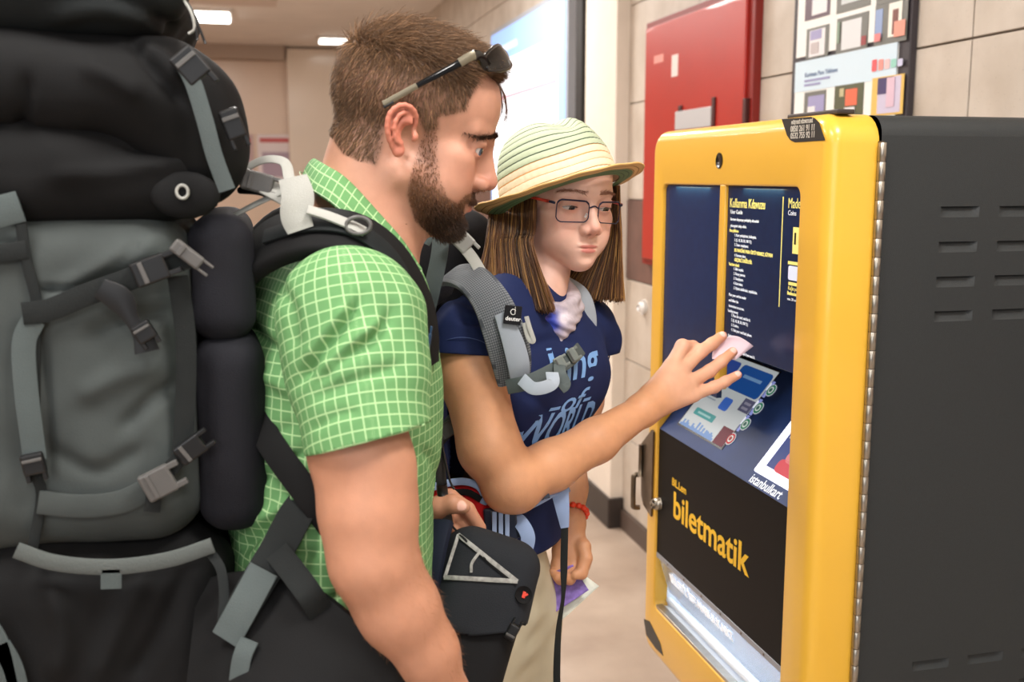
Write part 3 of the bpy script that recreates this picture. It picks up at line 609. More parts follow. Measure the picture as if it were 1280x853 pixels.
# ================================================================== implicit-surface modelling for bodies
class Sdf:
    def __init__(s): s.p = []
    def rc(s, a, b, ra, rb, k=0.01, op=1):
        a = np.asarray(a, float); b = np.asarray(b, float); r = max(ra, rb)
        s.p.append(('c', a, b, ra, rb, k, op, np.minimum(a, b)-r, np.maximum(a, b)+r)); return s
    def chain(s, pts, rs, k=0.01, op=1):
        for i in range(len(pts)-1): s.rc(pts[i], pts[i+1], rs[i], rs[i+1], k, op)
        return s
    def el(s, ctr, R, r, k=0.01, op=1):
        ctr = np.asarray(ctr, float); r = np.asarray(r, float); ext = np.abs(np.asarray(R))@r
        s.p.append(('e', ctr, np.asarray(R, float), r, None, k, op, ctr-ext, ctr+ext)); return s
    def bx(s, ctr, R, half, rad, k=0.01, op=1):
        ctr = np.asarray(ctr, float); half = np.asarray(half, float); ext = np.abs(np.asarray(R))@half
        s.p.append(('b', ctr, np.asarray(R, float), half, rad, k, op, ctr-ext, ctr+ext)); return s
    @staticmethod
    def prim(p, q):
        t, a, b, ra, rb = p[:5]
        if t == 'c':
            ba = (b-a).astype(np.float32); L = float(np.sqrt(ba@ba))+1e-9; n = ba/L; pa = q-a.astype(np.float32)
            y = pa@n; xx = np.sqrt(np.maximum((pa*pa).sum(-1)-y*y, 0)); sl = min(max((ra-rb)/L, -0.99), 0.99); cs = math.sqrt(1-sl*sl)
            tt = np.clip((y-xx*(sl/cs))/L, 0, 1); dy = y-tt*L
            return np.sqrt(xx*xx+dy*dy)-(ra+(rb-ra)*tt)
        l = (q-a.astype(np.float32))@b.astype(np.float32); r = ra.astype(np.float32)
        if t == 'b':
            d_ = np.abs(l)-(r-np.float32(rb)); return np.sqrt((np.maximum(d_, 0)**2).sum(-1))+np.minimum(d_.max(-1), 0)-np.float32(rb)
        k0 = np.sqrt(((l/r)**2).sum(-1)); k1 = np.sqrt(((l/(r*r))**2).sum(-1))+1e-9
        return k0*(k0-1)/k1
    @staticmethod
    def comb(e, dp, k, op):
        k = np.float32(k)
        if op > 0:
            h = np.maximum(k-np.abs(e-dp), 0)/k; return np.minimum(e, dp)-h*h*k*np.float32(0.25)
        dp = -dp; h = np.maximum(k-np.abs(e-dp), 0)/k; return np.maximum(e, dp)+h*h*k*np.float32(0.25)
    def ev(s, X, marg=0.03):
        d = np.full(len(X), 0.1, np.float32)
        for p in s.p:
            m = marg+p[5]; idx = np.nonzero(np.all((X > p[7]-m) & (X < p[8]+m), axis=1))[0]
            if len(idx): d[idx] = s.comb(d[idx], s.prim(p, X[idx]), p[5], p[6])
        return d
    def evb(s, ctr, off, half):
        """values at ctr[:,None]+off for whole blocks; each primitive touches only the blocks near it"""
        D = np.full((len(ctr), len(off)), 0.1, np.float32); off = off.astype(np.float32)
        for p in s.p:
            m = half+0.008+p[5]; idx = np.nonzero(np.all((ctr > p[7]-m) & (ctr < p[8]+m), axis=1))[0]
            if len(idx): D[idx] = s.comb(D[idx], s.prim(p, ctr[idx][:, None]+off[None]), p[5], p[6])
        return D
    def mesh(s, h, region=None, B=8, box=None):
        """surface nets on the blocks near the surface; region(points)->bool keeps part of the surface"""
        lo = np.min([p[7] for p in s.p if p[6] > 0], 0)-0.02; hi = np.max([p[8] for p in s.p if p[6] > 0], 0)+0.02
        if box is not None: lo = np.maximum(lo, box[0]); hi = np.minimum(hi, box[1])
        bs = B*h; n = np.ceil((hi-lo)/bs).astype(int)
        g = np.stack(np.meshgrid(*[np.arange(k) for k in n], indexing='ij'), -1).reshape(-1, 3)
        ctr = (lo+(g+0.5)*bs).astype(np.float32)
        if region is not None:
            keep = region(ctr, bs); g = g[keep]; ctr = ctr[keep]
        d = s.ev(ctr, max(0.03, 1.4*bs)); g = g[np.abs(d) < bs*1.25]
        o = np.stack(np.meshgrid(*[np.arange(B+1)]*3, indexing='ij'), -1).reshape(-1, 3)
        NB = len(g); D = s.evb((lo+(g+0.5)*bs).astype(np.float32), (o-B/2)*h, bs/2)
        D = D.reshape(NB, B+1, B+1, B+1)
        sg = D < 0
        cor = [(0, 0, 0), (1, 0, 0), (0, 1, 0), (1, 1, 0), (0, 0, 1), (1, 0, 1), (0, 1, 1), (1, 1, 1)]
        cs_ = sum(sg[:, a:B+a, b:B+b, e:B+e].astype(np.int8) for a, b, e in cor)
        act = np.argwhere((cs_ > 0) & (cs_ < 8))
        bi = act[:, 0]; ijk = act[:, 1:]
        val = np.stack([D[bi, ijk[:, 0]+a, ijk[:, 1]+b, ijk[:, 2]+e] for a, b, e in cor], 1)
        acc = np.zeros((len(act), 3)); cnt = np.zeros(len(act))
        for u in range(8):
            for a in range(3):
                if cor[u][a]: continue
                w_ = u+(1, 2, 4)[a]; x0 = val[:, u]; x1 = val[:, w_]; c_ = (x0 < 0) != (x1 < 0)
                t = np.where(c_, x0/np.where(c_, x0-x1, 1), 0); pt = np.tile(np.array(cor[u], float), (len(act), 1)); pt[:, a] += t
                acc += pt*c_[:, None]; cnt += c_
        gi = g[bi]*B+ijk
        pos = lo+(gi+acc/cnt[:, None])*h
        BIG = 1 << 20
        key = (gi[:, 0].astype(np.int64)*BIG+gi[:, 1])*BIG+gi[:, 2]
        od = np.argsort(key); ks = key[od]
        Fs = []
        for a in range(3):
            e = [0, 0, 0]; e[a] = 1
            s0 = sg[:, :B, :B, :B]; s1 = sg[:, e[0]:B+e[0], e[1]:B+e[1], e[2]:B+e[2]]
            ed = np.argwhere(s0 != s1); b_ = ed[:, 0]; pq = g[b_]*B+ed[:, 1:]; inside = s0[b_, ed[:, 1], ed[:, 2], ed[:, 3]]
            b1 = np.zeros(3, int); b1[(a+1) % 3] = 1; b2 = np.zeros(3, int); b2[(a+2) % 3] = 1
            vs = []
            for off in (0*b1, b1, b1+b2, b2):
                cc = pq-off; kk = (cc[:, 0].astype(np.int64)*BIG+cc[:, 1])*BIG+cc[:, 2]
                w_ = np.clip(np.searchsorted(ks, kk), 0, len(ks)-1); vs.append(np.where(ks[w_] == kk, od[w_], -1))
            q = np.stack(vs, 1); ok = (q >= 0).all(1); q = q[ok]; ins = inside[ok]
            q[~ins] = q[~ins][:, ::-1]; Fs.append(q)
        Fq = np.concatenate(Fs)
        if region is not None:
            keep = region(pos[Fq].mean(1).astype(np.float32), 0.0); Fq = Fq[keep]
        us = np.unique(Fq); rem = np.full(len(pos), -1); rem[us] = np.arange(len(us))
        return pos[us], rem[Fq]

def joinm(parts):
    v = []; f = []; n = 0
    for a, b in parts: v.append(a); f.append(b+n); n += len(a)
    return np.concatenate(v), np.concatenate(f)

class Frame:
    """local frame (millimetres) -> world"""
    def __init__(s, o, fwd, left, up, scale=0.001): s.o = np.asarray(o, float); s.R = np.stack([nrm(fwd), nrm(left), nrm(up)], 1); s.s = scale
    def __call__(s, p): return s.o+(np.asarray(p, float)*s.s)@s.R.T
    def inv(s, w): return ((np.asarray(w, float)-s.o)@s.R)/s.s

def rotz(a): a = math.radians(a); return np.array([[math.cos(a), -math.sin(a), 0], [math.sin(a), math.cos(a), 0], [0, 0, 1]])
def roty(a): a = math.radians(a); return np.array([[math.cos(a), 0, math.sin(a)], [0, 1, 0], [-math.sin(a), 0, math.cos(a)]])
def rotx(a): a = math.radians(a); return np.array([[1, 0, 0], [0, math.cos(a), -math.sin(a)], [0, math.sin(a), math.cos(a)]])
def frame_from(az, ref):
    """rotation whose first column is along az"""
    x = nrm(az); y = nrm(ref-x*(np.asarray(ref)@x)); return np.stack([x, y, np.cross(x, y)], 1)

def pix(W):
    q = np.asarray(W)-CAM; d = q@FW; return np.stack([CXP+F*(q@RT)/d, CYP-F*(q@UP)/d], -1)
def inpoly(pt, poly):
    x, y = pt[:, 0], pt[:, 1]; r = np.zeros(len(pt), bool); n = len(poly)
    for i in range(n):
        x0, y0 = poly[i]; x1, y1 = poly[(i+1) % n]
        cnd = ((y0 > y) != (y1 > y)) & (x < (x1-x0)*(y-y0)/(y1-y0+1e-12)+x0); r ^= cnd
    return r
def polydist(pt, poly):
    """signed distance (inside positive)"""
    d = np.full(len(pt), 1e9); n = len(poly); P_ = np.asarray(poly, float)
    for i in range(n):
        a = P_[i]; b = P_[(i+1) % n]; ab = b-a; t = np.clip(((pt-a)@ab)/(ab@ab), 0, 1); d = np.minimum(d, np.linalg.norm(pt-a-t[:, None]*ab, axis=1))
    return np.where(inpoly(pt, poly), d, -d)
def sstep(x, a, b): t = np.clip((x-a)/(b-a), 0, 1); return t*t*(3-2*t)

def vnoise(X, sc, seed=0):
    """cheap smooth value noise, -1..1"""
    r = np.random.default_rng(seed); tab = r.uniform(-1, 1, 4096)
    q = np.asarray(X)*sc; i = np.floor(q).astype(np.int64); f_ = q-i; f_ = f_*f_*(3-2*f_); out = 0
    for dx in (0, 1):
        for dy in (0, 1):
            for dz in (0, 1):
                hsh = ((i[:, 0]+dx)*73856093 ^ (i[:, 1]+dy)*19349663 ^ (i[:, 2]+dz)*83492791) & 4095
                wgt = (f_[:, 0] if dx else 1-f_[:, 0])*(f_[:, 1] if dy else 1-f_[:, 1])*(f_[:, 2] if dz else 1-f_[:, 2])
                out = out+tab[hsh]*wgt
    return out

def head_sdf(B, T, female=False):
    """adds a head in the frame T (millimetres; x to the face, y left, z up)"""
    s = T.s; R = T.R
    def el(c_, r_, k, op=1, rot=None): B.el(T(c_), R if rot is None else R@rot, np.array(r_)*s, k*s, op)
    def rc(a, b, ra, rb, k, op=1): B.rc(T(a), T(b), ra*s, rb*s, k*s, op)
    g = female
    el((-18, 0, 38), (88, 75, 76), 5); el((28, 0, 40), (69 if not g else 67, 66, 68), 22)
    el((38, 0, -28), (52, 58 if not g else 57, 62), 18)
    for y in (-1, 1):
        rc((8, 49*y, -56), (70, (15 if not g else 10)*y, -97 if not g else -88), 20 if not g else 15, 15 if not g else 12, 18)
        el((58, 43*y, -20), (22, 18, 17), 14); el((62, 33*y, -42), (22, 20 if not g else 17, 24), 16)
        if not g: rc((87, 14*y, 15), (68, 44*y, 18), 10.5, 8.5, 12)
        else: rc((84, 14*y, 15), (68, 44*y, 17), 10, 9, 14)
        el((52, (36 if not g else 33)*y, -58 if not g else -54), (28, 20 if not g else 17, 26 if not g else 24), 22)
    el((78 if not g else 77, 0, -99 if not g else -90), (17, 24 if not g else 17, 16 if not g else 13), 14)
    el((70, 0, -66), (27, 34, 26), 16)
    el((86 if not g else 82, 0, 14), (13, 16, 15), 10)
    for y in (-1, 1):
        el((99, 33*y, -3), (16, 18, 11), 12, -1)
    # nose
    rc((80, 0, 4), (90, 0, -32), 10, 13, 8)
    rc((91 if not g else 88, 0, 8), (108 if not g else 104, 0, -26), 7.5 if not g else 6, 9 if not g else 7.5, 10)
    el((110 if not g else 107, 0, -33), (10, 10 if not g else 9, 9), 8)
    for y in (-1, 1):
        el((99 if not g else 98, (13 if not g else 11.5)*y, -38), (11, 7 if not g else 6, 8), 5)
        el((103, (6.5 if not g else 5.6)*y, -46), (6, 3.2, 4.2), 2, -1)
    rc((106, 0, -41), (97, 0, -47), 4, 4.5, 4)
    # lids and eyes
    for y in (-1, 1):
        el((75.5, 32*y, -2), (14, 15.5, 13.5), 4)
        el((78.5, 32*y, 6.5), (11.5, 15.5, 6.5), 3)
        el((85 if not g else 87, (35 if not g else 33.5)*y, -3.0 if not g else -5.0), (16.5, 13.5, 4.8 if not g else 3.2), 1.2, -1, rotz(14*y))
    # mouth
    el((94, 0, -61.5), (7.5 if not g else 4.6, 22 if not g else 18, 4.6 if not g else 3.2), 4); el((92.5, 0, -71.3 if not g else -70.2), (8 if not g else 5, 18.5 if not g else 15, 5.4 if not g else 3.8), 4)
    el((103, 0, -66.3), (10, 27, 0.9), 1.5, -1)
    el((101, 0, -82), (7, 15, 4.5), 7, -1); el((103, 0, -53), (6, 3, 6), 5, -1)
    # ears
    for y in (-1, 1):
        pts = [(2, 73, -4), (0, 79, 12), (-10, 85, 21), (-24, 89, 20), (-34, 90, 8), (-35, 89, -8), (-29, 86, -24), (-18, 81, -37), (-10, 78, -44)]
        es = 0.82; yo = 0.0 if not g else 8.0
        E3 = lambda p: np.stack([-6+(np.asarray(p, float)[..., 0]+6)*es, np.asarray(p, float)[..., 1]*1.0-y*yo*(np.abs(np.asarray(p, float)[..., 1]) > 70), -13+(np.asarray(p, float)[..., 2]+13)*es], -1)
        pts = E3(smooth_path(np.array(pts)*np.array([1, y, 1]), 16))
        el(E3((-17, 80*y, -8)), (17*es, 4.2, 28*es), 4, 1, rotz(14*y))
        el(E3((-9, 79*y, -39)), (9*es, 4.5, 10*es), 4, 1, rotz(14*y))
        for i in range(15): rc(pts[i], pts[i+1], 3.1, 3.1, 1.5)
        el(E3((-7, 87*y, -13)), (10.5*es, 10, 14*es), 3, -1)
        ah = smooth_path(np.array([(-13, 83, 14), (-22, 88, 8), (-25, 88.5, -8), (-18, 85.5, -25), (-10, 83, -30)])*np.array([1, y, 1]), 8); ah = E3(ah)
        for i in range(7): rc(ah[i], ah[i+1], 2.6, 2.6, 2)
        el((4, (74-yo)*y, -14), (5, 5, 6), 4)
        el((-2, 74*y, -16), (4, 9, 4), 2, -1)

def head_colour(L, base, lip, red, lk=1.0):
    """intrinsic skin colouring in head-local mm, plus painted nostril shade"""
    n = len(L); col = np.tile(np.array(base)[None], (n, 1)); ay = np.abs(L[:, 1])
    def mixin(m, cc): 
        nonlocal col
        col = col*(1-m[:, None])+np.array(cc)[None]*m[:, None]
    ear = sstep(ay, 72, 80)*sstep(-np.abs(L[:, 2]+10), -50, -30)*sstep(-np.abs(L[:, 0]+17), -30, -22); mixin(ear*0.55, red)
    nose = np.exp(-(((L[:, 0]-108)/14)**2+(L[:, 1]/16)**2+((L[:, 2]+36)/13)**2)); mixin(nose*0.45, red)
    chk = np.exp(-(((L[:, 0]-70)/25)**2+((ay-40)/18)**2+((L[:, 2]+32)/18)**2)); mixin(chk*0.3, red)
    eye = np.exp(-(((ay-32)/17)**2+((L[:, 2]+4)/10)**2))*sstep(L[:, 0], 55, 75); mixin(eye*0.25, red)
    lz = L[:, 2]+66.3
    m1 = sstep(1-np.sqrt((L[:, 1]/(23*lk))**2+((L[:, 2]+63.5-1.5*lk+1.5)/(6.2*lk))**2) if lk == 1.0 else 1-np.sqrt((L[:, 1]/18)**2+((L[:, 2]+63.4)/3.6)**2), 0.0, 0.25)*sstep(L[:, 0], 80, 88)
    m2 = sstep(1-np.sqrt((L[:, 1]/20)**2+((L[:, 2]+71.5)/7)**2) if lk == 1.0 else 1-np.sqrt((L[:, 1]/15.5)**2+((L[:, 2]+69.8)/4.4)**2), 0.0, 0.25)*sstep(L[:, 0], 80, 88)
    mixin(np.maximum(m1, m2)*0.85, lip)
    nost = sstep(1-np.sqrt(((L[:, 0]-103)/7)**2+((ay-6.3)/3.6)**2+((L[:, 2]+45)/4.5)**2), 0, 0.35); mixin(nost*0.6, np.array(red)*0.35)  # shade of the nostril hollows put into the skin colour
    return col

def strands(name, root, dirs, length, rad, m, parent, seg=4, droop=None, curl=0.0, seed=1, col=None, sides=3, tip=0.25):
    """hair: one thin tapered tube per root, bending towards droop"""
    r_ = np.random.default_rng(seed); n = len(root); L = np.broadcast_to(length, (n,)); p = root.copy(); d = nrm(dirs); pts = [p.copy()]
    for k in range(seg):
        p = p+d*(L/seg)[:, None]; pts.append(p.copy())
        if droop is not None: d = nrm(d+droop)
        if curl: d = nrm(d+r_.normal(0, curl, (n, 3)))
    Q = np.stack(pts, 1)
    return strand_mesh(name, Q, rad, m, parent, col, sides, tip)

def strand_mesh(name, Q, rad, m, parent, col=None, sides=3, tip=0.25):
    n, k, _ = Q.shape; t = nrm(np.gradient(Q, axis=1)); ref = np.array([0.31, 0.52, 0.79]); u = nrm(np.cross(t, ref)); v = np.cross(t, u)
    a = np.linspace(0, 2*np.pi, sides, endpoint=False); w_ = np.linspace(1, tip, k); rad = np.broadcast_to(rad, (n,))
    X = Q[:, :, None]+(rad[:, None]*w_)[:, :, None, None]*(u[:, :, None]*np.cos(a)[None, None, :, None]+v[:, :, None]*np.sin(a)[None, None, :, None])
    f0 = grid_faces(k, sides, False, True)[:, ::-1]
    Fq = (f0[None]+(np.arange(n)*k*sides)[:, None, None]).reshape(-1, 4)
    cc = None if col is None else np.repeat(col, k*sides, 0)
    return mesh(name, X.reshape(-1, 3), Fq, m, parent, col=cc)

def ball(name, ctr, R, r, m, parent, nu=20, nv=28):
    th = np.linspace(0, np.pi, nu); ph = np.linspace(0, 2*np.pi, nv, endpoint=False)
    v = np.array([[math.cos(t), math.sin(t)*math.cos(p), math.sin(t)*math.sin(p)] for t in th for p in ph])*np.asarray(r)
    o = mesh(name, np.asarray(ctr)+v@np.asarray(R).T, grid_faces(nu, nv, False, True), m, parent)
    return o
def eyeball(ctr, gaze, r, parent, iris=(70, 80, 90)):
    """sphere with iris and pupil as intrinsic rings"""
    R = frame_from(gaze, np.array([0, 0, 1.0])); nu, nv = 48, 32
    th = np.concatenate([np.linspace(0, 0.6, 30), np.linspace(0.65, np.pi, 18)]); ph = np.linspace(0, 2*np.pi, nv, endpoint=False)
    v = np.array([[math.cos(t), math.sin(t)*math.cos(p), math.sin(t)*math.sin(p)] for t in th for p in ph])*r
    tt = np.repeat(th, nv); col = np.tile(np.array(c(206, 198, 194)[:3]), (len(v), 1))
    ir = sstep(-tt, -0.50, -0.46)[:, None]; col = col*(1-ir)+np.array(c(*iris)[:3])*ir
    pu = sstep(-tt, -0.22, -0.19)[:, None]; col = col*(1-pu)+0.004*pu
    m = mat('eye_wet', (1, 1, 1, 1), 0.08, attr='Col', coat=0.6)
    return mesh('eye', np.asarray(ctr)+v@R.T, grid_faces(nu, nv, False, True), m, parent, col=col)
# ================================================================== man
M_skin = mat('skin', (1, 1, 1, 1), 0.48, attr='Col', sss=0.12, bump=0.12, bscale=700, var=0.05, vscale=60)
MAN = empty('person', (float(P(430, 600, 1.27)[0]), float(P(430, 600, 1.27)[1]), 0), 'bearded person in green checked short-sleeved shirt leaning towards ticket machine', 'person')
zH = 1.27
b8 = math.radians(13.7-5.9+0.0); er = V(math.cos(b8), -math.sin(b8), 0); ev_ = V(math.sin(b8), math.cos(b8), 0); U = V(0, 0, 1)
pt = math.radians(19); yw = math.radians(-2)
hz = er*math.cos(yw)-ev_*math.sin(yw); lf = ev_*math.cos(yw)+er*math.sin(yw)
Rm = np.stack([hz*math.cos(pt)-U*math.sin(pt), lf, U*math.cos(pt)+hz*math.sin(pt)], 1)
canal = P(505, 172, zH)+0.0*lf     # ear canal pixel, on the mid-sagittal depth
HM = Frame(canal-Rm@(np.array([-5, 0, -15])*0.001), Rm[:, 0], Rm[:, 1], Rm[:, 2])
MB = Sdf(); head_sdf(MB, HM)
nb = P(440, 318, 1.275)
MB.rc(HM((-30, 0, -40)), nb, 0.058, 0.066, 0.02); MB.rc(HM((15, 0, -70)), nb+V(0.04, 0, 0.0), 0.036, 0.04, 0.025)
MB.rc(nb, P(436, 375, 1.14), 0.056, 0.05, 0.03); MB.rc(nb, P(452, 370, 1.42), 0.056, 0.05, 0.03)
ct = P(428, 470, 1.28); hp = P(415, 800, 1.28)
MB.rc(nb+V(0, 0, -0.10), hp, 0.085, 0.09, 0.05); MB.rc(P(436, 395, 1.16), P(445, 390, 1.41), 0.055, 0.055, 0.04)
for sgn, zz_ in ((-1, 1.19), (1, 1.37)):
    h0 = hp+V(0.0, 0.08*sgn, -0.06); kn_ = V(h0[0]+0.03, h0[1], 0.50); an = V(h0[0]-0.02, h0[1]+0.02*sgn, 0.09)
    MB.chain([h0, kn_, an], [0.06, 0.05, 0.038], 0.03); MB.rc(an-V(0.03, 0, 0.03), an+V(0.15, 0, -0.055), 0.035, 0.025, 0.02)
# right arm (towards the viewer)
ra_ = [P(437, 390, 1.10), P(447, 560, 1.075), P(456, 640, 1.07), P(467, 700, 1.07), P(497, 762, 1.085), P(530, 815, 1.10), P(552, 860, 1.115)]
MB.chain(ra_, [0.052, 0.0475, 0.0435, 0.0425, 0.0405, 0.033, 0.027], 0.02)
MB.rc(P(478, 590, 1.06), P(480, 640, 1.06), 0.030, 0.028, 0.03)
def hand_chain(B, wrist, palm, ftips, thumb, rp=0.013, rf=0.0088):
    for (m_, q) in zip(palm, ftips): B.rc(wrist, m_, 0.020, rp, 0.012); B.chain([m_]+q, [rf*1.12, rf*1.02, rf*0.95, rf*0.82][:len(q)+1], 0.004)
    B.chain([wrist]+thumb, [0.016, 0.0125, 0.0105, 0.0088][:len(thumb)+1], 0.006)
wr_ = P(556, 868, 1.118); dn = nrm(P(575, 930, 1.13)-wr_); sd = nrm(np.cross(dn, V(0.2, 1, 0)))
pm = [wr_+dn*0.085+sd*o_ for o_ in (-0.03, -0.01, 0.011, 0.03)]
hand_chain(MB, wr_, pm, [[q+dn*0.04+V(0.006, 0.012, 0), q+dn*0.058+V(0.0, 0.034, 0), q+dn*0.052+V(-0.004, 0.052, 0)] for q in pm], [wr_+dn*0.04+sd*0.035, wr_+dn*0.07+sd*0.045+V(0, 0.02, 0), wr_+dn*0.09+sd*0.04+V(0, 0.035, 0)])
# left arm (far side) holding the bag strap
la = [P(462, 385, 1.43), P(420, 560, 1.47), P(428, 680, 1.46), P(480, 690, 1.42), P(520, 668, 1.385)]
MB.chain(la, [0.06, 0.047, 0.042, 0.036, 0.027], 0.02)
wl_ = P(524, 662, 1.38)
MB.rc(wl_, P(545, 640, 1.365), 0.024, 0.017, 0.015); MB.rc(wl_, P(548, 650, 1.36), 0.024, 0.017, 0.015); MB.rc(wl_, P(550, 660, 1.36), 0.022, 0.015, 0.015)
MB.chain([P(532, 648, 1.355), P(548, 634, 1.338), P(566, 630, 1.332), P(579.5, 634, 1.335)], [0.016, 0.0125, 0.0108, 0.0088], 0.008)      # thumb
MB.chain([P(546, 632, 1.372), P(562, 622, 1.37), P(584, 637, 1.372), P(600, 660, 1.375)], [0.0115, 0.0108, 0.0098, 0.0082], 0.004)     # index
MB.chain([P(549, 646, 1.372), P(569, 643, 1.378), P(586, 662, 1.382), P(594, 682, 1.38)], [0.0115, 0.0108, 0.0098, 0.008], 0.004)
MB.chain([P(551, 658, 1.37), P(568, 662, 1.380), P(578, 682, 1.38), P(574, 697, 1.37)], [0.011, 0.0102, 0.0092, 0.0078], 0.004)
MB.chain([P(549, 668, 1.368), P(560, 678, 1.378), P(566, 694, 1.376), P(560, 704, 1.368)], [0.010, 0.009, 0.0082, 0.007], 0.004)
def reg_head(X, m): return ((X-HM.o)@HM.R[:, 2] > -0.112-m)&(np.linalg.norm(X-HM.o, axis=1) < 0.19+m)
handc = P(560, 650, 1.37)
def reg_hand(X, m): return np.linalg.norm(X-handc, axis=1) < 0.085+m
def reg_rest(X, m): return ~(((X-HM.o)@HM.R[:, 2] > -0.110+m) & (np.linalg.norm(X-HM.o, axis=1) < 0.188-m)) & ~(np.linalg.norm(X-handc, axis=1) < 0.083-m)
bx_ = lambda c_, r: (np.asarray(c_)-r, np.asarray(c_)+r)
v, f = joinm([MB.mesh(0.0017, reg_head, box=bx_(HM.o, 0.2)), MB.mesh(0.0017, reg_hand, box=bx_(handc, 0.1)), MB.mesh(0.0045, reg_rest)])
L = HM.inv(v)
skinM = np.array(c(196, 144, 120)[:3]); redM = np.array(c(204, 104, 84)[:3]); lipM = np.array(c(190, 112, 104)[:3])
nearhead = np.linalg.norm(L, axis=1) < 190
col = np.tile(np.array(c(190, 136, 108)[:3]), (len(v), 1)); kk = sstep(-np.linalg.norm(L, axis=1), -230, -170)[:, None]; col = col*(1-kk)+skinM*kk; col[nearhead] = head_colour(L[nearhead], skinM, lipM, redM)
# masks drawn on the side view of the head, mirrored for the far side
Lm = L.copy(); Lm[:, 1] = -np.abs(Lm[:, 1]); px_ = pix(HM(Lm))
HAIR = [(606, 92), (596, 94), (590, 118), (583, 139), (566, 142), (548, 146), (547, 160), (530, 166), (522, 144), (508, 137), (490, 140), (480, 160), (478, 185), (470, 205), (446, 200), (428, 190), (400, 150), (400, 0), (640, 0), (640, 96), (622, 104)]
BEARD = [(534, 152), (549, 152), (548, 195), (551, 222), (560, 246), (572, 254), (582, 242), (598, 235), (616, 238), (612, 249), (594, 251), (582, 256), (580, 268), (597, 266), (600, 282), (580, 300), (548, 305), (518, 276), (508, 244), (514, 212), (526, 172)]
hd = polydist(px_, HAIR); bd = polydist(px_, BEARD)
hm = sstep(hd, -6, 6)*nearhead*(L[:, 2] > -60)*(1-sstep(np.abs(L[:, 1]), 76, 80)*(L[:, 0] > -45)*(L[:, 2] < 24)); bm_ = sstep(bd, -3, 5)*nearhead*(L[:, 0] > 0)*(np.abs(L[:, 1]) < 73)
hairc = np.array(c(92, 68, 50)[:3]); beardc = np.array(c(84, 56, 38)[:3])
hk = (0.62+0.25*sstep(L[:, 2], 30, 70))*hm; col = col*(1-hk[:, None])+hairc*hk[:, None]; bk = bm_*(0.3+0.4*sstep(-L[:, 2], 50, 80)); col = col*(1-bk[:, None])+beardc*bk[:, None]
nail = np.linalg.norm(v-P(577, 632.5, 1.325), axis=1); nm = sstep(-nail, -0.0075, -0.006); col = col*(1-nm[:, None])+np.array(c(236, 188, 172)[:3])*nm[:, None]
body = mesh('body', v, f, M_skin, MAN, col=col)
# eyes
for y in (-1, 1): eyeball(HM((75.3, 32*y, -2)), HM.R@np.array([1, -0.5, -0.08]), 0.0126, MAN, (66, 84, 104))
# hair
M_hair = mat('hair_brown', (1, 1, 1, 1), 0.45, attr='Col', spec=0.35)
vn = np.zeros(len(v)*3, np.float32); body.data.vertices.foreach_get('normal', vn); vn = vn.reshape(-1, 3).astype(float)
def pick(w_, n, seed): r_ = np.random.default_rng(seed); pr = w_/w_.sum(); return r_.choice(len(w_), n, p=pr)
wgt = np.where((hd > 0) & nearhead & (hm > 0.5), 1.0, 0.0); ii = pick(wgt*(0.6+0.4*sstep(L[:, 2], 30, 70)), 21000, 1); r_ = np.random.default_rng(2)
Li = L[ii]; top = sstep(Li[:, 2], 48, 86); front = sstep(Li[:, 0], 10, 70)
fwd, upv, lft = HM.R[:, 0], HM.R[:, 2], HM.R[:, 1]
flow = (fwd*(0.75*top+0.15)[:, None]) + (-upv)*(0.75*(1-top))[:, None]-fwd*(0.35*(1-top)*(Li[:, 0] < 0))[:, None]
dr = nrm(vn[ii]*(0.3+0.6*top)[:, None]+flow+r_.normal(0, 0.17, (len(ii), 3)))
ln = (0.0095+0.019*top)*(0.6+0.5*r_.random(len(ii)))*sstep(hd[ii], -2, 12)**0.6
tone = (0.65+0.9*r_.random(len(ii))**2); cl = np.array(c(112, 84, 60)[:3])[None]*tone[:, None]*np.where(r_.random(len(ii)) < 0.22, 2.0, 1.0)[:, None]
strands('hair', v[ii], dr, ln, 0.00042, M_hair, MAN, 5, droop=(fwd*0.10-upv*0.13), curl=0.06, seed=3, col=cl)
# forelock falling over the forehead
fl_ = [[(612, 96), (622, 104), (632, 124), (633, 146), (627, 162)], [(610, 94), (626, 108), (633, 132), (629, 156)], [(605, 96), (620, 106), (624, 130), (612, 142), (604, 146)], [(612, 100), (625, 112), (628, 138), (624, 150)], [(600, 98), (612, 108), (622, 122), (616, 138)], [(608, 97), (628, 112), (634, 140), (631, 158)], [(604, 94), (622, 106), (630, 126), (626, 148)]]
Q = []; r_ = np.random.default_rng(5)
for k, pth in enumerate(fl_):
    base_d = zH-0.03+0.012*k
    for j in range(5):
        jit = r_.normal(0, 1.6, 2); q = [P(a+jit[0]*t/3, b+jit[1]*t/3, base_d+r_.normal(0, 0.003)) for t, (a, b) in enumerate(pth)]; Q.append(smooth_path(q, 12))
strand_mesh('forelock', np.array(Q), 0.00045, M_hair, MAN, np.tile(np.array(c(88, 60, 42)[:3]), (len(Q), 1)))
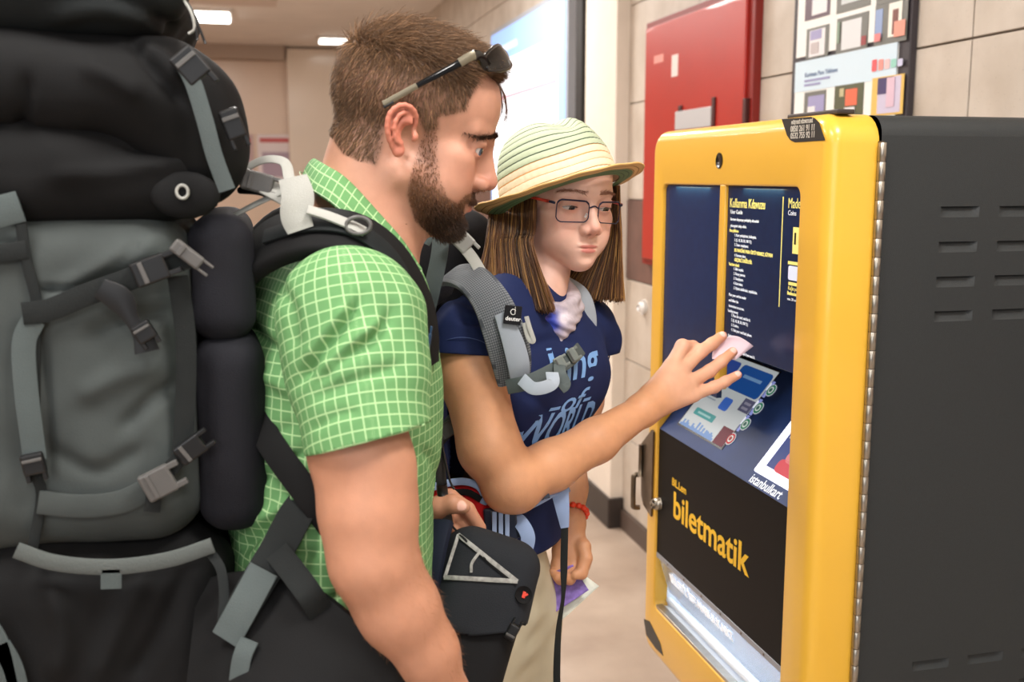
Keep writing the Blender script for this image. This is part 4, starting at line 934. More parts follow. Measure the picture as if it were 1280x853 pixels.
# beard
wgt = np.where((bd > 0.5) & nearhead & (bm_ > 0.2), 1.0, 0.0); ii = pick(wgt*(0.35+0.65*sstep(-L[:, 2], 45, 75)), 6500, 6); r_ = np.random.default_rng(7); Li = L[ii]
chin = sstep(-Li[:, 2], 62, 92)*sstep(Li[:, 0], 20, 60)
dr = nrm(vn[ii]*0.55-upv*0.6+fwd*(0.1+0.35*chin)[:, None]+r_.normal(0, 0.22, (len(ii), 3)))
ln = (0.006+0.004*chin)*(0.6+0.6*r_.random(len(ii)))*sstep(bd[ii], -1, 8)**0.7
cl = np.array(c(112, 76, 50)[:3])[None]*(0.5+0.9*r_.random(len(ii)))[:, None]*(1.25-0.95*chin)[:, None]
strands('beard', v[ii], dr, ln, 0.00042, M_hair, MAN, 4, droop=fwd*0.08, curl=0.10, seed=8, col=cl)
# moustache
sel_ = np.nonzero(nearhead & (L[:, 0] > 84) & (np.abs(L[:, 1]) < 25) & (L[:, 2] < -49+np.abs(L[:, 1])*-0.16) & (L[:, 2] > -59-np.abs(L[:, 1])*0.25))[0]
r_ = np.random.default_rng(17); ii = r_.choice(sel_, 900); Li = L[ii]
dr = nrm(vn[ii]*0.5-upv*0.55+lft[None]*(np.sign(Li[:, 1])*0.5)[:, None]+r_.normal(0, 0.18, (900, 3)))
strands('moustache', v[ii], dr, 0.0062*(0.6+0.6*r_.random(900)), 0.0004, M_hair, MAN, 4, droop=-upv*0.1, curl=0.08, seed=18, col=np.array(c(84, 54, 36)[:3])[None]*(0.5+0.8*r_.random(900))[:, None])
# fine hair on the near forearm
fa = (v-P(497, 762, 1.085)); tt_ = nrm(ra_[5]-ra_[3]); al_ = fa@tt_; ds_ = np.linalg.norm(fa-al_[:, None]*tt_, axis=1)
sel_ = np.nonzero((ds_ < 0.055) & (al_ > -0.06) & (al_ < 0.10) & (vn@FW < 0.3))[0]; ii = r_.choice(sel_, 1100)
strands('arm_hair', v[ii], nrm(vn[ii]*0.35+tt_*0.7+r_.normal(0, 0.25, (1100, 3))), 0.0075*(0.5+0.7*r_.random(1100)), 0.00009, M_hair, MAN, 4, droop=tt_*0.1, curl=0.06, seed=19, col=np.tile(np.array(c(176, 124, 88)[:3]), (1100, 1)))
# eyebrows
def brow(Hf, parent, m, colr, zb=17, n=260, ln_=0.009, seed=4, x0=97, arch=4, rad=0.00038, wid=42, slope=3):
    r_ = np.random.default_rng(seed)
    for y in (-1, 1):
        t = r_.random(n); yy = 10+wid*t; zz_ = zb+arch*np.sin(t*2.2)-slope*t+r_.normal(0, 1.6, n)*(1-0.5*t); base_ = np.stack([np.full(n, 60.0), yy*y, zz_], 1)
        # find skin by marching the vertices: nearest vertex in (y,z) with largest x
        sel = np.nonzero((Hv[:, 0] > 38) & (np.abs(Hv[:, 2]-zb) < 18))[0]; pts = Hv[sel]
        out = []
        for q in base_:
            dd = (pts[:, 1]-q[1])**2+(pts[:, 2]-q[2])**2; j = np.argmin(dd); out.append(pts[j])
        out = np.array(out); dloc = np.stack([0.25+0*t, y*(0.8+0*t), 0.5-0.9*t], 1)+r_.normal(0, 0.2, (n, 3))
        strands('eyebrow', Hf(out), dloc@Hf.R.T, ln_*(0.6+0.6*r_.random(n))*Hf.s*1000, rad, m, parent, 3, droop=-Hf.R[:, 0]*0.25, seed=seed, col=np.tile(colr, (n, 1)))
Hv = L[nearhead]; brow(HM, MAN, M_hair, np.array(c(66, 44, 32)[:3]), 22, 380, arch=2, wid=45, slope=13)
# ================================================================== woman
WOM = empty('person', (float(P(650, 600, 1.62)[0]), float(P(650, 600, 1.62)[1]), 0), 'person with straw hat and glasses in navy t-shirt reaching out to ticket machine screen', 'person')
zW = 1.62; bW = math.radians(16.3)
er = V(math.cos(bW), -math.sin(bW), 0); ev_ = V(math.sin(bW), math.cos(bW), 0)
yw, pt, rl = math.radians(57.5), math.radians(4), math.radians(-3.0)
h_ = er*math.cos(yw)-ev_*math.sin(yw); l_ = ev_*math.cos(yw)+er*math.sin(yw)
f_ = h_*math.cos(pt)-U*math.sin(pt); u_ = U*math.cos(pt)+h_*math.sin(pt)
HW = Frame(P(699, 250.5, zW), f_, l_*math.cos(rl)+u_*math.sin(rl), u_*math.cos(rl)-l_*math.sin(rl), 0.00095)
WB = Sdf(); head_sdf(WB, HW, True)
nbw = P(668, 385, 1.60)
WB.rc(HW((-28, 0, -45)), nbw-HW.R[:, 0]*0.012, 0.046, 0.050, 0.012); WB.rc(HW((2, 0, -66)), nbw+HW.R[:, 0]*0.022, 0.026, 0.032, 0.012)
shR, shL = P(588, 420, 1.49), P(728, 413, 1.74)
WB.rc(nbw+V(0, 0, -0.02), shR, 0.04, 0.04, 0.02); WB.rc(nbw+V(0, 0, -0.02), shL, 0.04, 0.04, 0.02)
hpw = P(590, 770, 1.63); WB.rc(nbw+V(0, 0, -0.11), hpw, 0.066, 0.07, 0.04); WB.rc(shR+V(0, 0, -0.01), shL+V(0, 0, -0.01), 0.036, 0.036, 0.02)
tf = nrm(np.cross(shL-shR, U)*V(1, 1, 0)); tf = tf if tf@er > 0 else -tf     # the way the chest faces
tl = nrm((shL-shR)*V(1, 1, 0))
for sg_ in (-1, 1):
    h0 = hpw+tl*0.075*sg_+V(0, 0, -0.05); kn_ = V(h0[0]+0.02, h0[1], 0.46); an = V(h0[0], h0[1], 0.085)
    WB.chain([h0, kn_, an], [0.058, 0.048, 0.034], 0.03); WB.rc(an-tf*0.03+V(0, 0, -0.03), an+tf*0.13+V(0, 0, -0.05), 0.03, 0.022, 0.02)
# right arm reaching to the screen
arW = [shR, P(591, 470, 1.478), P(612, 560, 1.468), P(640, 603, 1.472), P(690, 582, 1.515), P(745, 551, 1.565), P(800, 515, 1.622)]
WB.chain(arW, [0.047, 0.0455, 0.0425, 0.038, 0.0355, 0.0315, 0.0245], 0.016)
WB.rc(P(632, 612, 1.468), P(645, 612, 1.476), 0.030, 0.032, 0.015)
wrW = P(803, 513, 1.625)
MC = [P(839, 459, 1.672), P(850, 465, 1.672), P(861, 479, 1.670), P(866, 494, 1.668)]
for q, r_ in zip(MC, (0.0135, 0.0135, 0.013, 0.012)): WB.rc(wrW, q, 0.021, r_, 0.012)
WB.rc(P(815, 500, 1.640), P(845, 480, 1.668), 0.021, 0.018, 0.012)
FN = [[MC[0], P(853, 433, 1.690), P(866, 434, 1.712), P(869, 441, 1.727)], [MC[1], P(874, 441, 1.702), P(890, 430, 1.718), P(903, 420, 1.73)], [MC[2], P(887, 464, 1.698), P(902, 452, 1.712), P(916, 440, 1.727)], [MC[3], P(893, 484, 1.690), P(907, 477, 1.702), P(922, 469, 1.715)]]
for ch, r0 in zip(FN, (0.0112, 0.0110, 0.0104, 0.0094)): WB.chain(ch, [r0*1.12, r0*1.0, r0*0.9, r0*0.76], 0.005)
WB.chain([P(820, 492, 1.655), P(838, 470, 1.698), P(858, 452, 1.722), P(880, 440, 1.735)], [0.016, 0.0125, 0.0105, 0.0085], 0.006)
# left arm hanging, hand holding papers
alW = [shL, P(722, 500, 1.79), P(708, 560, 1.80), P(708, 610, 1.74), P(712, 650, 1.70)]
WB.chain(alW, [0.048, 0.042, 0.037, 0.033, 0.024], 0.016)
wl2 = P(712, 655, 1.695)
for (a, b, r_) in (((722, 692), 1.675, 0.0125), ((714, 695), 1.672, 0.0125), ((706, 694), 1.672, 0.012), ((699, 688), 1.675, 0.011)): WB.rc(wl2, P(*a, b), 0.020, r_, 0.012)
for ch in ([(724, 692, 1.675), (730, 706, 1.66), (727, 717, 1.648), (719, 719, 1.64)], [(715, 696, 1.672), (716, 714, 1.66), (712, 724, 1.648), (706, 722, 1.64)], [(706, 695, 1.672), (705, 714, 1.662), (701, 724, 1.652), (697, 722, 1.645)], [(699, 689, 1.675), (697, 706, 1.668), (694, 717, 1.66), (692, 716, 1.652)]):
    WB.chain([P(*q) for q in ch], [0.0112, 0.0102, 0.0092, 0.0078], 0.004)
WB.chain([P(718, 668, 1.69), P(729, 684, 1.665), P(732, 698, 1.655), P(728, 710, 1.648)], [0.014, 0.0115, 0.010, 0.008], 0.006)
hc1 = P(865, 470, 1.68); hc2 = P(712, 695, 1.67)
def rgH(X, m): return ((X-HW.o)@HW.R[:, 2] > -0.106-m) & (np.linalg.norm(X-HW.o, axis=1) < 0.18+m)
def rg1(X, m): return np.linalg.norm(X-hc1, axis=1) < 0.10+m
def rg2(X, m): return np.linalg.norm(X-hc2, axis=1) < 0.065+m
def rgR(X, m): return ~(((X-HW.o)@HW.R[:, 2] > -0.104+m) & (np.linalg.norm(X-HW.o, axis=1) < 0.178-m)) & ~(np.linalg.norm(X-hc1, axis=1) < 0.098-m) & ~(np.linalg.norm(X-hc2, axis=1) < 0.063-m)
v, f = joinm([WB.mesh(0.0016, rgH, box=bx_(HW.o, 0.19)), WB.mesh(0.0016, rg1, box=bx_(hc1, 0.115)), WB.mesh(0.0018, rg2, box=bx_(hc2, 0.08)), WB.mesh(0.0042, rgR)])
L = HW.inv(v); nearhead = np.linalg.norm(L, axis=1) < 185
skinA = np.array(c(206, 150, 112)[:3]); skinF = np.array(c(214, 170, 152)[:3]); redF = np.array(c(212, 122, 104)[:3]); lipF = np.array(c(196, 112, 104)[:3])
col = np.tile(skinA, (len(v), 1)); col[nearhead] = head_colour(L[nearhead], skinF, lipF, redF, 0.7)
redH = np.array(c(222, 140, 122)[:3])
for ch in FN:                                                  # pinker knuckles and finger ends
    for q, rr in ((ch[1], 0.013), (ch[3], 0.016), (ch[2], 0.010)):
        w_ = np.exp(-(np.linalg.norm(v-q, axis=1)/rr)**2)*0.55; col = col*(1-w_[:, None])+redH*w_[:, None]
hand_pale = sstep(-np.linalg.norm(v-hc1, axis=1), -0.10, -0.05)*0.45; col = col*(1-hand_pale[:, None])+np.array(c(226, 180, 160)[:3])*hand_pale[:, None]
for ch in FN[1:]:
    nd = nrm(ch[3]-ch[2]); q = ch[3]-FW*0.0062+UP*0.003-nd*0.001; w_ = sstep(-np.linalg.norm(v-q, axis=1), -0.0062, -0.0048)*0.8; col = col*(1-w_[:, None])+np.array(c(240, 200, 190)[:3])*w_[:, None]
body = mesh('body', v, f, M_skin, WOM, col=col)
for y in (-1, 1): eyeball(HW((75.3, 32*y, -2)), HW.R@np.array([1, 0.10, -0.42]), 0.0120, WOM, (70, 60, 50))
Hv = L[nearhead]; brow(HW, WOM, M_hair, np.array(c(150, 104, 82)[:3]), 18, 200, 0.007, 9, arch=5, rad=0.00028)
# upper eyelashes
Q = []; r_ = np.random.default_rng(21)
for y in (-1, 1):
    for t in np.linspace(-1, 1, 26):
        a = np.array([87.5-7*abs(t)**2, (33.5+12*t)*y, -2.2-2.2*t*t]); Q.append(HW(np.array([a, a+[4, 0.8*t*y, -0.6], a+[7, 1.6*t*y, 0.6]])))
strand_mesh('eyelashes', np.array(Q), 0.00028, M_hair, WOM, np.tile(np.array(c(52, 34, 28)[:3]), (len(Q), 1)))
# ---------------------------------------------------------------- long hair
def hair_tone(n, key, r_):
    lockn = vnoise(np.stack([key*9, 0*key+3.3, 0*key], 1), 1.0, 5); tone = np.clip(0.66+0.42*lockn+0.2*r_.normal(0, 1, n), 0.2, 1.6)
    cl = np.array(c(108, 72, 46)[:3])[None]*tone[:, None]; bl = (r_.random(n) < 0.25)[:, None]
    return np.where(bl, np.array(c(168, 124, 70)[:3])[None]*(0.6+0.45*tone[:, None]), cl)
def lock_group(n, seed, top, mid, bot, zt, zm, zb, ybot, thick):
    """straight hair between two edges: each row is (left pixel x, right pixel x, pixel y); depth left->right"""
    r_ = np.random.default_rng(seed); u = r_.random(n); w_ = r_.random(n); K = 14; Q = np.zeros((n, 4, 3))
    for i in range(n):
        lerp = lambda a: a[0]+(a[1]-a[0])*u[i]
        off = thick*w_[i]
        yb = np.interp(u[i], ybot[0], ybot[1])+r_.normal(0, 2.5)
        Q[i, 0] = P(lerp(top), np.interp(u[i], [0, 1], [top[2], top[3]]), lerp(zt)+off*0.6); Q[i, 1] = P(lerp(top)*0.55+lerp(mid)*0.45, (top[2]+mid[2])/2, (lerp(zt)+lerp(zm))/2+off); Q[i, 2] = P(lerp(mid), mid[2], lerp(zm)+off); Q[i, 3] = P(lerp(bot)+r_.normal(0, 1.5), yb, lerp(zb)+off)
    R_ = np.array([smooth_path(q, K) for q in Q]); R_ += (0.0010*np.sin(np.linspace(0, 6, K)[None]+r_.random((n, 1))*6))[:, :, None]*np.array([0.9, -0.3, 0])
    return R_, hair_tone(n, u, r_)
g1, c1 = lock_group(5200, 31, (612, 670, 266, 246), (606, 667, 310), (600, 692, 380), (1.63, 1.565), (1.60, 1.545), (1.575, 1.498), ([0, 0.15, 0.45, 0.8, 1], [338, 352, 378, 388, 386]), 0.045)
g2, c2 = lock_group(2600, 32, (752, 774, 236, 232), (742, 777, 300), (694, 778, 372), (1.70, 1.66), (1.70, 1.665), (1.66, 1.66), ([0, 0.3, 1], [366, 371, 374]), 0.05)
# back of the head
r_ = np.random.default_rng(33); n = 1800; az = np.radians(110+140*r_.random(n)); lay = r_.random(n); ex, ey = 84+10*lay, 76+10*lay
root = np.stack([ex*np.cos(az)-8, ey*np.sin(az), 24+0*az], 1); K = 14; ts = np.linspace(0, 1, K); Q = np.zeros((n, K, 3)); zend = -115+8*r_.normal(0, 1, n)
for i, t in enumerate(ts): q = root.copy(); q[:, 0] = root[:, 0]*(1-0.22*t); q[:, 2] = 24+(zend-24)*t; Q[:, i] = q
g3 = HW(Q.reshape(-1, 3)).reshape(n, K, 3)
strand_mesh('hair', np.concatenate([g1, g2, g3]), 0.00078, M_hair, WOM, np.concatenate([c1, c2, hair_tone(n, az, r_)]), 3, 0.6)
# ---------------------------------------------------------------- hat
HAT = empty('straw_hat', HW((-6, 0, 6)), 'pale green and cream woven straw trilby hat on the head of the person in navy', 'hat')
ta = math.radians(17.5); hup = nrm(U*math.cos(ta)-er*math.sin(ta)+ev_*0.17); hfw = nrm(HW.R[:, 0]-hup*(HW.R[:, 0]@hup)); hlf = np.cross(hup, hfw)
HT = Frame(HW((3, 0, 8)), hfw, hlf, hup)
M_hatc = mat('straw_weave', (1, 1, 1, 1), 0.6, attr='Col', bump=0.35, bscale=900)
def hat_surface(prof, cols, name, ph_fn=None, nth=160):
    """prof: list of (radius_scale or offset, z); colour per ring"""
    th = np.linspace(0, 2*np.pi, nth, endpoint=False); vv = []; cc = []
    for (r, z), cl_ in zip(prof, cols):
        X = np.stack([(102+r)*np.cos(th), (89+r)*np.sin(th), np.full(nth, float(z))], 1)
        if ph_fn is not None: X = ph_fn(X, th, r, z)
        vv.append(X); cc.append(np.tile(cl_, (nth, 1)))
    return mesh(name, HT(np.concatenate(vv)), grid_faces(len(prof), nth, False, True), M_hatc, HAT, col=np.concatenate(cc))
gP, gD, cr_, tn, orr = [np.array(c(*q)[:3]) for q in ((186, 198, 168), (48, 68, 44), (224, 210, 182), (198, 156, 92), (200, 138, 60))]
prof = []; cols = []
crown_curve = smooth_path(np.array([(0, 0), (-1, 15), (-3, 34), (-7, 54), (-14, 74), (-24, 92), (-38, 106), (-56, 114), (-74, 117), (-88, 116)]), 200)
arc = np.concatenate([[0], np.cumsum(np.linalg.norm(np.diff(crown_curve, axis=0), axis=1))]); rowh = 11.5
for i in range(0, 200):
    a = arc[i]; row = int(a//rowh); u = (a/rowh)-row; bulge = 1.1*math.sin(math.pi*u)**0.6; seam = u < 0.09 or u > 0.95
    if row <= 3: base_, sm = cr_, (orr if row > 0 else gD*1.6)
    else: base_, sm = gP, gD
    prof.append((crown_curve[i][0]+bulge, crown_curve[i][1])); cols.append(sm if seam else base_)
def dent(X, th, r, z):
    w_ = np.clip((z-50)/50, 0, 1)
    # front pinch and top crease
    X = X.copy(); X[:, 1] *= 1-0.16*w_*sstep(np.cos(th), 0.1, 1); X[:, 2] -= 16*w_**2*np.exp(-(X[:, 1]/22)**2)
    # woven ribbing and waviness of the rows
    X[:, 2] += 1.3*np.sin(3*th+1)*(1-w_)+1.0*np.sin(5*th); X[:, :2] *= (1+0.006*np.sin(52*th))[:, None]
    return X
hat_surface(prof, cols, 'crown', dent)
def brimf(top):
    def fn(X, th, r, z):
        up_ = 0.06+0.62*sstep(-np.cos(th), -0.75, 0.6)*(np.sin(th) < 0.3)+0.3*sstep(-np.cos(th), 0.0, 0.9)*(np.sin(th) >= 0.3)+0.05*np.abs(np.sin(th)); X = X.copy()
        X[:, 2] = (r/46)**1.5*up_*40+(1.2 if top else -0.6)-2+0.7*np.sin(14*th)*(r/46); X[:, :2] *= (1+0.0)*np.ones((len(th), 1)); return X
    return fn
rs = np.linspace(-3, 40, 60)
def bcol(top):
    o_ = []
    for r in rs:
        row = int(max(r, 0)//8); u = max(r, 0)/8-row; seam = u > 0.86
        if top: b_ = cr_; s_ = tn
        else: b_ = np.array(c(96, 128, 92)[:3]) if r < 22 else np.array(c(222, 186, 128)[:3]); s_ = np.array(c(50, 78, 52)[:3]) if r < 22 else np.array(c(150, 104, 52)[:3])
        o_.append(s_ if seam else b_)
    return o_
hat_surface([(r, 0) for r in rs], bcol(True), 'brim', brimf(True))
hat_surface([(r, 0) for r in rs[::-1]], bcol(False)[::-1], 'brim_underside', brimf(False))
th = np.linspace(0, 2*np.pi, 121); X = np.stack([(102+40)*np.cos(th), (89+40)*np.sin(th), 0*th], 1); X = brimf(False)(X, th, 40, 0); X[:, 2] += 0.9
tube('brim_edge', HT(X), 0.0016, mat('straw_edge', c(216, 176, 112), 0.6, bump=0.4, bscale=900), HAT, 8, caps=False)
# ---------------------------------------------------------------- glasses
GL = empty('eyeglasses', HW((98, 0, 0)), 'thin dark blue rectangular eyeglasses with red temples worn under the straw hat', 'eyeglasses')
M_gf = mat('frame_navy', c(34, 36, 62), 0.3, 0.5); M_gr = mat('temple_red', c(196, 62, 44), 0.35)
M_lens = mat('lens', (1, 1, 1, 1), 0.0, trans=1.0, ior=1.06, spec=0.6)
for y in (-1, 1):
    lp_ = rr_loop(-25, 25, -17, 16, 9, 6); pts = []
    for a, b in lp_:
        yy = 34+a; b2 = b+(1.5 if b > 0 else 0)*(a/27); pts.append((101-0.0042*yy*yy, yy*y, -9+b2-1.0*a/27))
    ring = smooth_path(np.array(pts), 72, closed=True); ring = np.concatenate([ring, ring[:1]])
    tube('rim', HW(ring), 0.00085, M_gf, GL, 8, caps=False)
    tp = ring[(ring[:, 2] > 2)]; tp = tp[np.argsort(tp[:, 1])]; tube('brow_bar', HW(tp), 0.0013, M_gf, GL, 8)
    cen = ring.mean(0); n = len(ring)-1; vv = ring[:-1]; lens = mesh('lens', HW(vv), [list(range(n))], M_lens, GL, smooth=False); finish(lens, solid=0.0006)
    tube('hinge', HW([(84, 61*y, 1), (82, 65*y, 2), (77, 68*y, 2.5)]), [0.0018, 0.002, 0.0018], M_gf, GL, 8, res=8)
    tube('temple', HW([(78, 68*y, 2.5), (50, 73*y, 4), (10, 78*y, 6), (-14, 80*y, 4), (-30, 80*y, -12)]), [0.0024, 0.0022, 0.0018, 0.0016, 0.0015], M_gr, GL, 8, res=24)
    tube('nose_pad', HW([(98, 10*y, -12), (95, 11*y, -18)]), 0.0018, mat('pad_clear', c(230, 225, 220), 0.3), GL, 8)
tube('bridge', HW([(100.5, -8, -3), (102, 0, 0), (100.5, 8, -3)]), 0.0011, M_gf, GL, 8, res=12)
# ================================================================== clothes
def fabric(name, base, line=None, pitch=0.0115, lw=0.13, bump=0.25, rough=0.8, var=0.08):
    m = bpy.data.materials.new(name); m.use_nodes = True; N = m.node_tree.nodes; L_ = m.node_tree.links; b = N['Principled BSDF']
    b.inputs['Roughness'].default_value = rough; b.inputs['Specular IOR Level'].default_value = 0.25; b.inputs['Sheen Weight'].default_value = 0.0
    uvn = N.new('ShaderNodeUVMap'); tc = N.new('ShaderNodeTexCoord')
    nz = N.new('ShaderNodeTexNoise'); nz.inputs['Scale'].default_value = 14; nz.inputs['Detail'].default_value = 5; L_.new(tc.outputs['Object'], nz.inputs['Vector'])
    mr = N.new('ShaderNodeMapRange'); mr.inputs[1].default_value = 0.3; mr.inputs[2].default_value = 0.7; mr.inputs[3].default_value = 1-var; mr.inputs[4].default_value = 1+var; L_.new(nz.outputs['Fac'], mr.inputs[0])
    src = None
    if line is not None:
        sp = N.new('ShaderNodeSeparateXYZ'); L_.new(uvn.outputs[0], sp.inputs[0]); facs = []
        for ax in (0, 1):
            dv = N.new('ShaderNodeMath'); dv.operation = 'DIVIDE'; dv.inputs[1].default_value = pitch; L_.new(sp.outputs[ax], dv.inputs[0])
            fr = N.new('ShaderNodeMath'); fr.operation = 'FRACT'; L_.new(dv.outputs[0], fr.inputs[0])
            sb = N.new('ShaderNodeMath'); sb.operation = 'SUBTRACT'; sb.inputs[1].default_value = 0.5; L_.new(fr.outputs[0], sb.inputs[0])
            ab = N.new('ShaderNodeMath'); ab.operation = 'ABSOLUTE'; L_.new(sb.outputs[0], ab.inputs[0])
            rm = N.new('ShaderNodeMapRange'); rm.inputs[1].default_value = 0.5-lw; rm.inputs[2].default_value = 0.5-lw*0.4; L_.new(ab.outputs[0], rm.inputs[0]); facs.append(rm.outputs[0])
        mxm = N.new('ShaderNodeMath'); mxm.operation = 'MAXIMUM'; L_.new(facs[0], mxm.inputs[0]); L_.new(facs[1], mxm.inputs[1])
        mx = N.new('ShaderNodeMix'); mx.data_type = 'RGBA'; mx.inputs[6].default_value = base; mx.inputs[7].default_value = line; L_.new(mxm.outputs[0], mx.inputs[0]); src = mx.outputs[2]
    m2 = N.new('ShaderNodeMix'); m2.data_type = 'RGBA'; m2.blend_type = 'MULTIPLY'; m2.inputs[0].default_value = 1
    if src is not None: L_.new(src, m2.inputs[6])
    else: m2.inputs[6].default_value = base
    L_.new(mr.outputs[0], m2.inputs[7]); L_.new(m2.outputs[2], b.inputs['Base Color'])
    n2 = N.new('ShaderNodeTexNoise'); n2.inputs['Scale'].default_value = 900; L_.new(tc.outputs['Object'], n2.inputs['Vector'])
    bp = N.new('ShaderNodeBump'); bp.inputs['Strength'].default_value = bump; bp.inputs['Distance'].default_value = 0.001; L_.new(n2.outputs['Fac'], bp.inputs['Height']); L_.new(bp.outputs[0], b.inputs['Normal'])
    MATS[name] = m; return m

def mesh_normals(v, f):
    n = np.zeros_like(v); a = v[f]; fn = np.cross(a[:, 2]-a[:, 0], a[:, 3]-a[:, 1])
    for k in range(4): np.add.at(n, f[:, k], fn)
    return nrm(n)
def folds(v, n, lst, near):
    """cloth folds: (polyline in photo pixels, amplitude m, width px); near = depth limit of the side they lie on"""
    q = v-CAM; d = q@FW; px = np.stack([CXP+F*(q@RT)/d, CYP-F*(q@UP)/d], 1); out = np.zeros(len(v)); ok = d < near
    for line, amp, wd in lst:
        ln_ = smooth_path(np.array(line, float), 14); best = np.full(len(v), 1e9); tt = np.zeros(len(v))
        for i in range(13):
            a, b = ln_[i], ln_[i+1]; ab = b-a; t = np.clip(((px-a)@ab)/(ab@ab), 0, 1); dd = np.linalg.norm(px-a-t[:, None]*ab, axis=1)
            m_ = dd < best; best = np.where(m_, dd, best); tt = np.where(m_, (i+t)/13, tt)
        fade = np.clip(np.minimum(tt, 1-tt)*5+0.25, 0, 1)
        out += amp*np.exp(-(best/wd)**2)*fade*ok
    return v+n*out[:, None]
def cyl_uv(v, a, b, R, ref):
    x = nrm(b-a); y = nrm(ref-x*(ref@x)); z = np.cross(x, y); q = v-a; ang = np.arctan2(q@z, q@y); return np.stack([ang*R, q@x], 1)

def snap_edge(v, f, n, p, tol=0.007):
    """pull the cut edge of a garment onto the plane of its hem"""
    e = np.sort(np.concatenate([f[:, [0, 1]], f[:, [1, 2]], f[:, [2, 3]], f[:, [3, 0]]]), 1); k = e[:, 0].astype(np.int64)*(1 << 32)+e[:, 1]
    u, cn = np.unique(k, return_counts=True); b = u[cn == 1]; bv = np.unique(np.concatenate([b >> 32, b & 0xffffffff])); sd = (v[bv]-p)@n; m = np.abs(sd) < tol
    v[bv[m]] -= sd[m][:, None]*n; return v
M_check = fabric('green_check', c(98, 146, 92), c(166, 200, 146), 0.0122, 0.085)
# ---- shirt of the man
SB = Sdf(); tc_ = P(424, 480, 1.28)
SB.el(tc_, np.eye(3), (0.122, 0.185, 0.195), 0.02); SB.el(P(415, 650, 1.28), np.eye(3), (0.116, 0.170, 0.24), 0.05); SB.el(P(412, 800, 1.28), np.eye(3), (0.118, 0.172, 0.22), 0.05)
SB.rc(P(432, 400, 1.14), P(445, 396, 1.42), 0.072, 0.072, 0.05); SB.rc(P(430, 322, 1.28), P(422, 390, 1.28), 0.062, 0.11, 0.03)
v, f = SB.mesh(0.004, lambda X, m: X[:, 2] > 0.88-m)
n = mesh_normals(v, f); v = v+n*(0.003*vnoise(v, 9, 3)+0.0016*vnoise(v, 24, 4))[:, None]
v = folds(v, n, [([(300, 400), (340, 440), (372, 482)], -0.010, 9), ([(296, 470), (330, 470), (370, 490)], 0.006, 9), ([(302, 620), (340, 590), (388, 560)], -0.006, 7), ([(300, 690), (330, 665), (400, 625)], -0.009, 7), ([(303, 655), (345, 640), (395, 600)], 0.007, 9), ([(310, 725), (350, 700), (400, 690)], -0.006, 7), ([(400, 760), (430, 740), (445, 720)], -0.005, 6), ([(530, 560), (545, 590), (548, 640)], -0.005, 7), ([(300, 540), (330, 545), (370, 530)], -0.004, 8)], 1.3)
ax0 = P(424, 480, 1.28); uv = cyl_uv(v, V(ax0[0], ax0[1], 0), V(ax0[0], ax0[1], 1), 0.145, V(1, 0.0, 0)); 
mesh('shirt', v, f, M_check, MAN, uv=uv)
def sleeve(a, b, ra, rb, hem_n, hem_p, flds, near, far):
    B = Sdf(); B.rc(a, b, ra, rb, 0.01); B.rc(a, a+(b-a)*0.45+V(0, 0, 0.0), ra, ra*0.97, 0.02); ex = nrm(b-a)
    B.rc(b, b+ex*0.08, rb, rb*1.03, 0.01)
    v, f = B.mesh(0.0032, lambda X, m: (X-hem_p)@hem_n < m)
    n = mesh_normals(v, f); v = v+n*(0.0028*vnoise(v, 13, 8)+0.0014*vnoise(v, 30, 9))[:, None]
    v = folds(v, n, flds, near)
    v = snap_edge(v, f, hem_n, hem_p)
    uv = cyl_uv(v, a, b, (ra+rb)/2, far); o = mesh('sleeve', v, f, M_check, MAN, uv=uv); finish(o, solid=0.0014)
    # hem band standing slightly proud
    sd = (v-hem_p)@hem_n; return o
s0, s1 = P(437, 400, 1.108), P(459, 540, 1.075)
h0, h1 = P(384, 568, 1.075), P(535, 528, 1.075); hn = nrm(np.cross(h1-h0, FW)); hn = hn if hn[2] < 0 else -hn
sleeve(s0, s1, 0.073, 0.0635, hn, h0, [([(372, 482), (395, 446), (430, 405), (452, 372)], -0.011, 8), ([(390, 486), (425, 450), (470, 420), (490, 388)], -0.009, 8), ([(380, 455), (410, 415), (436, 380)], 0.007, 8), ([(402, 470), (440, 430), (480, 398)], 0.007, 8), ([(385, 500), (440, 478), (505, 455)], -0.005, 9), ([(388, 540), (420, 520), (450, 515)], -0.003, 7), ([(345, 350), (365, 390), (368, 440)], -0.006, 9), ([(500, 360), (515, 420), (525, 500)], 0.004, 12)], 1.2, V(0, 1, 0))
tube('sleeve_hem', [P(388, 565, 1.040), P(420, 561, 1.022), P(460, 551, 1.012), P(500, 541, 1.022), P(530, 531, 1.05)], 0.0012, M_check, MAN, 6, res=24)
# far sleeve
s2, s3 = P(455, 380, 1.43), P(424, 550, 1.47); sleeve(s2, s3, 0.078, 0.062, nrm(s3-s2), s3+nrm(s3-s2)*0.02, [], 0, V(0, -1, 0))
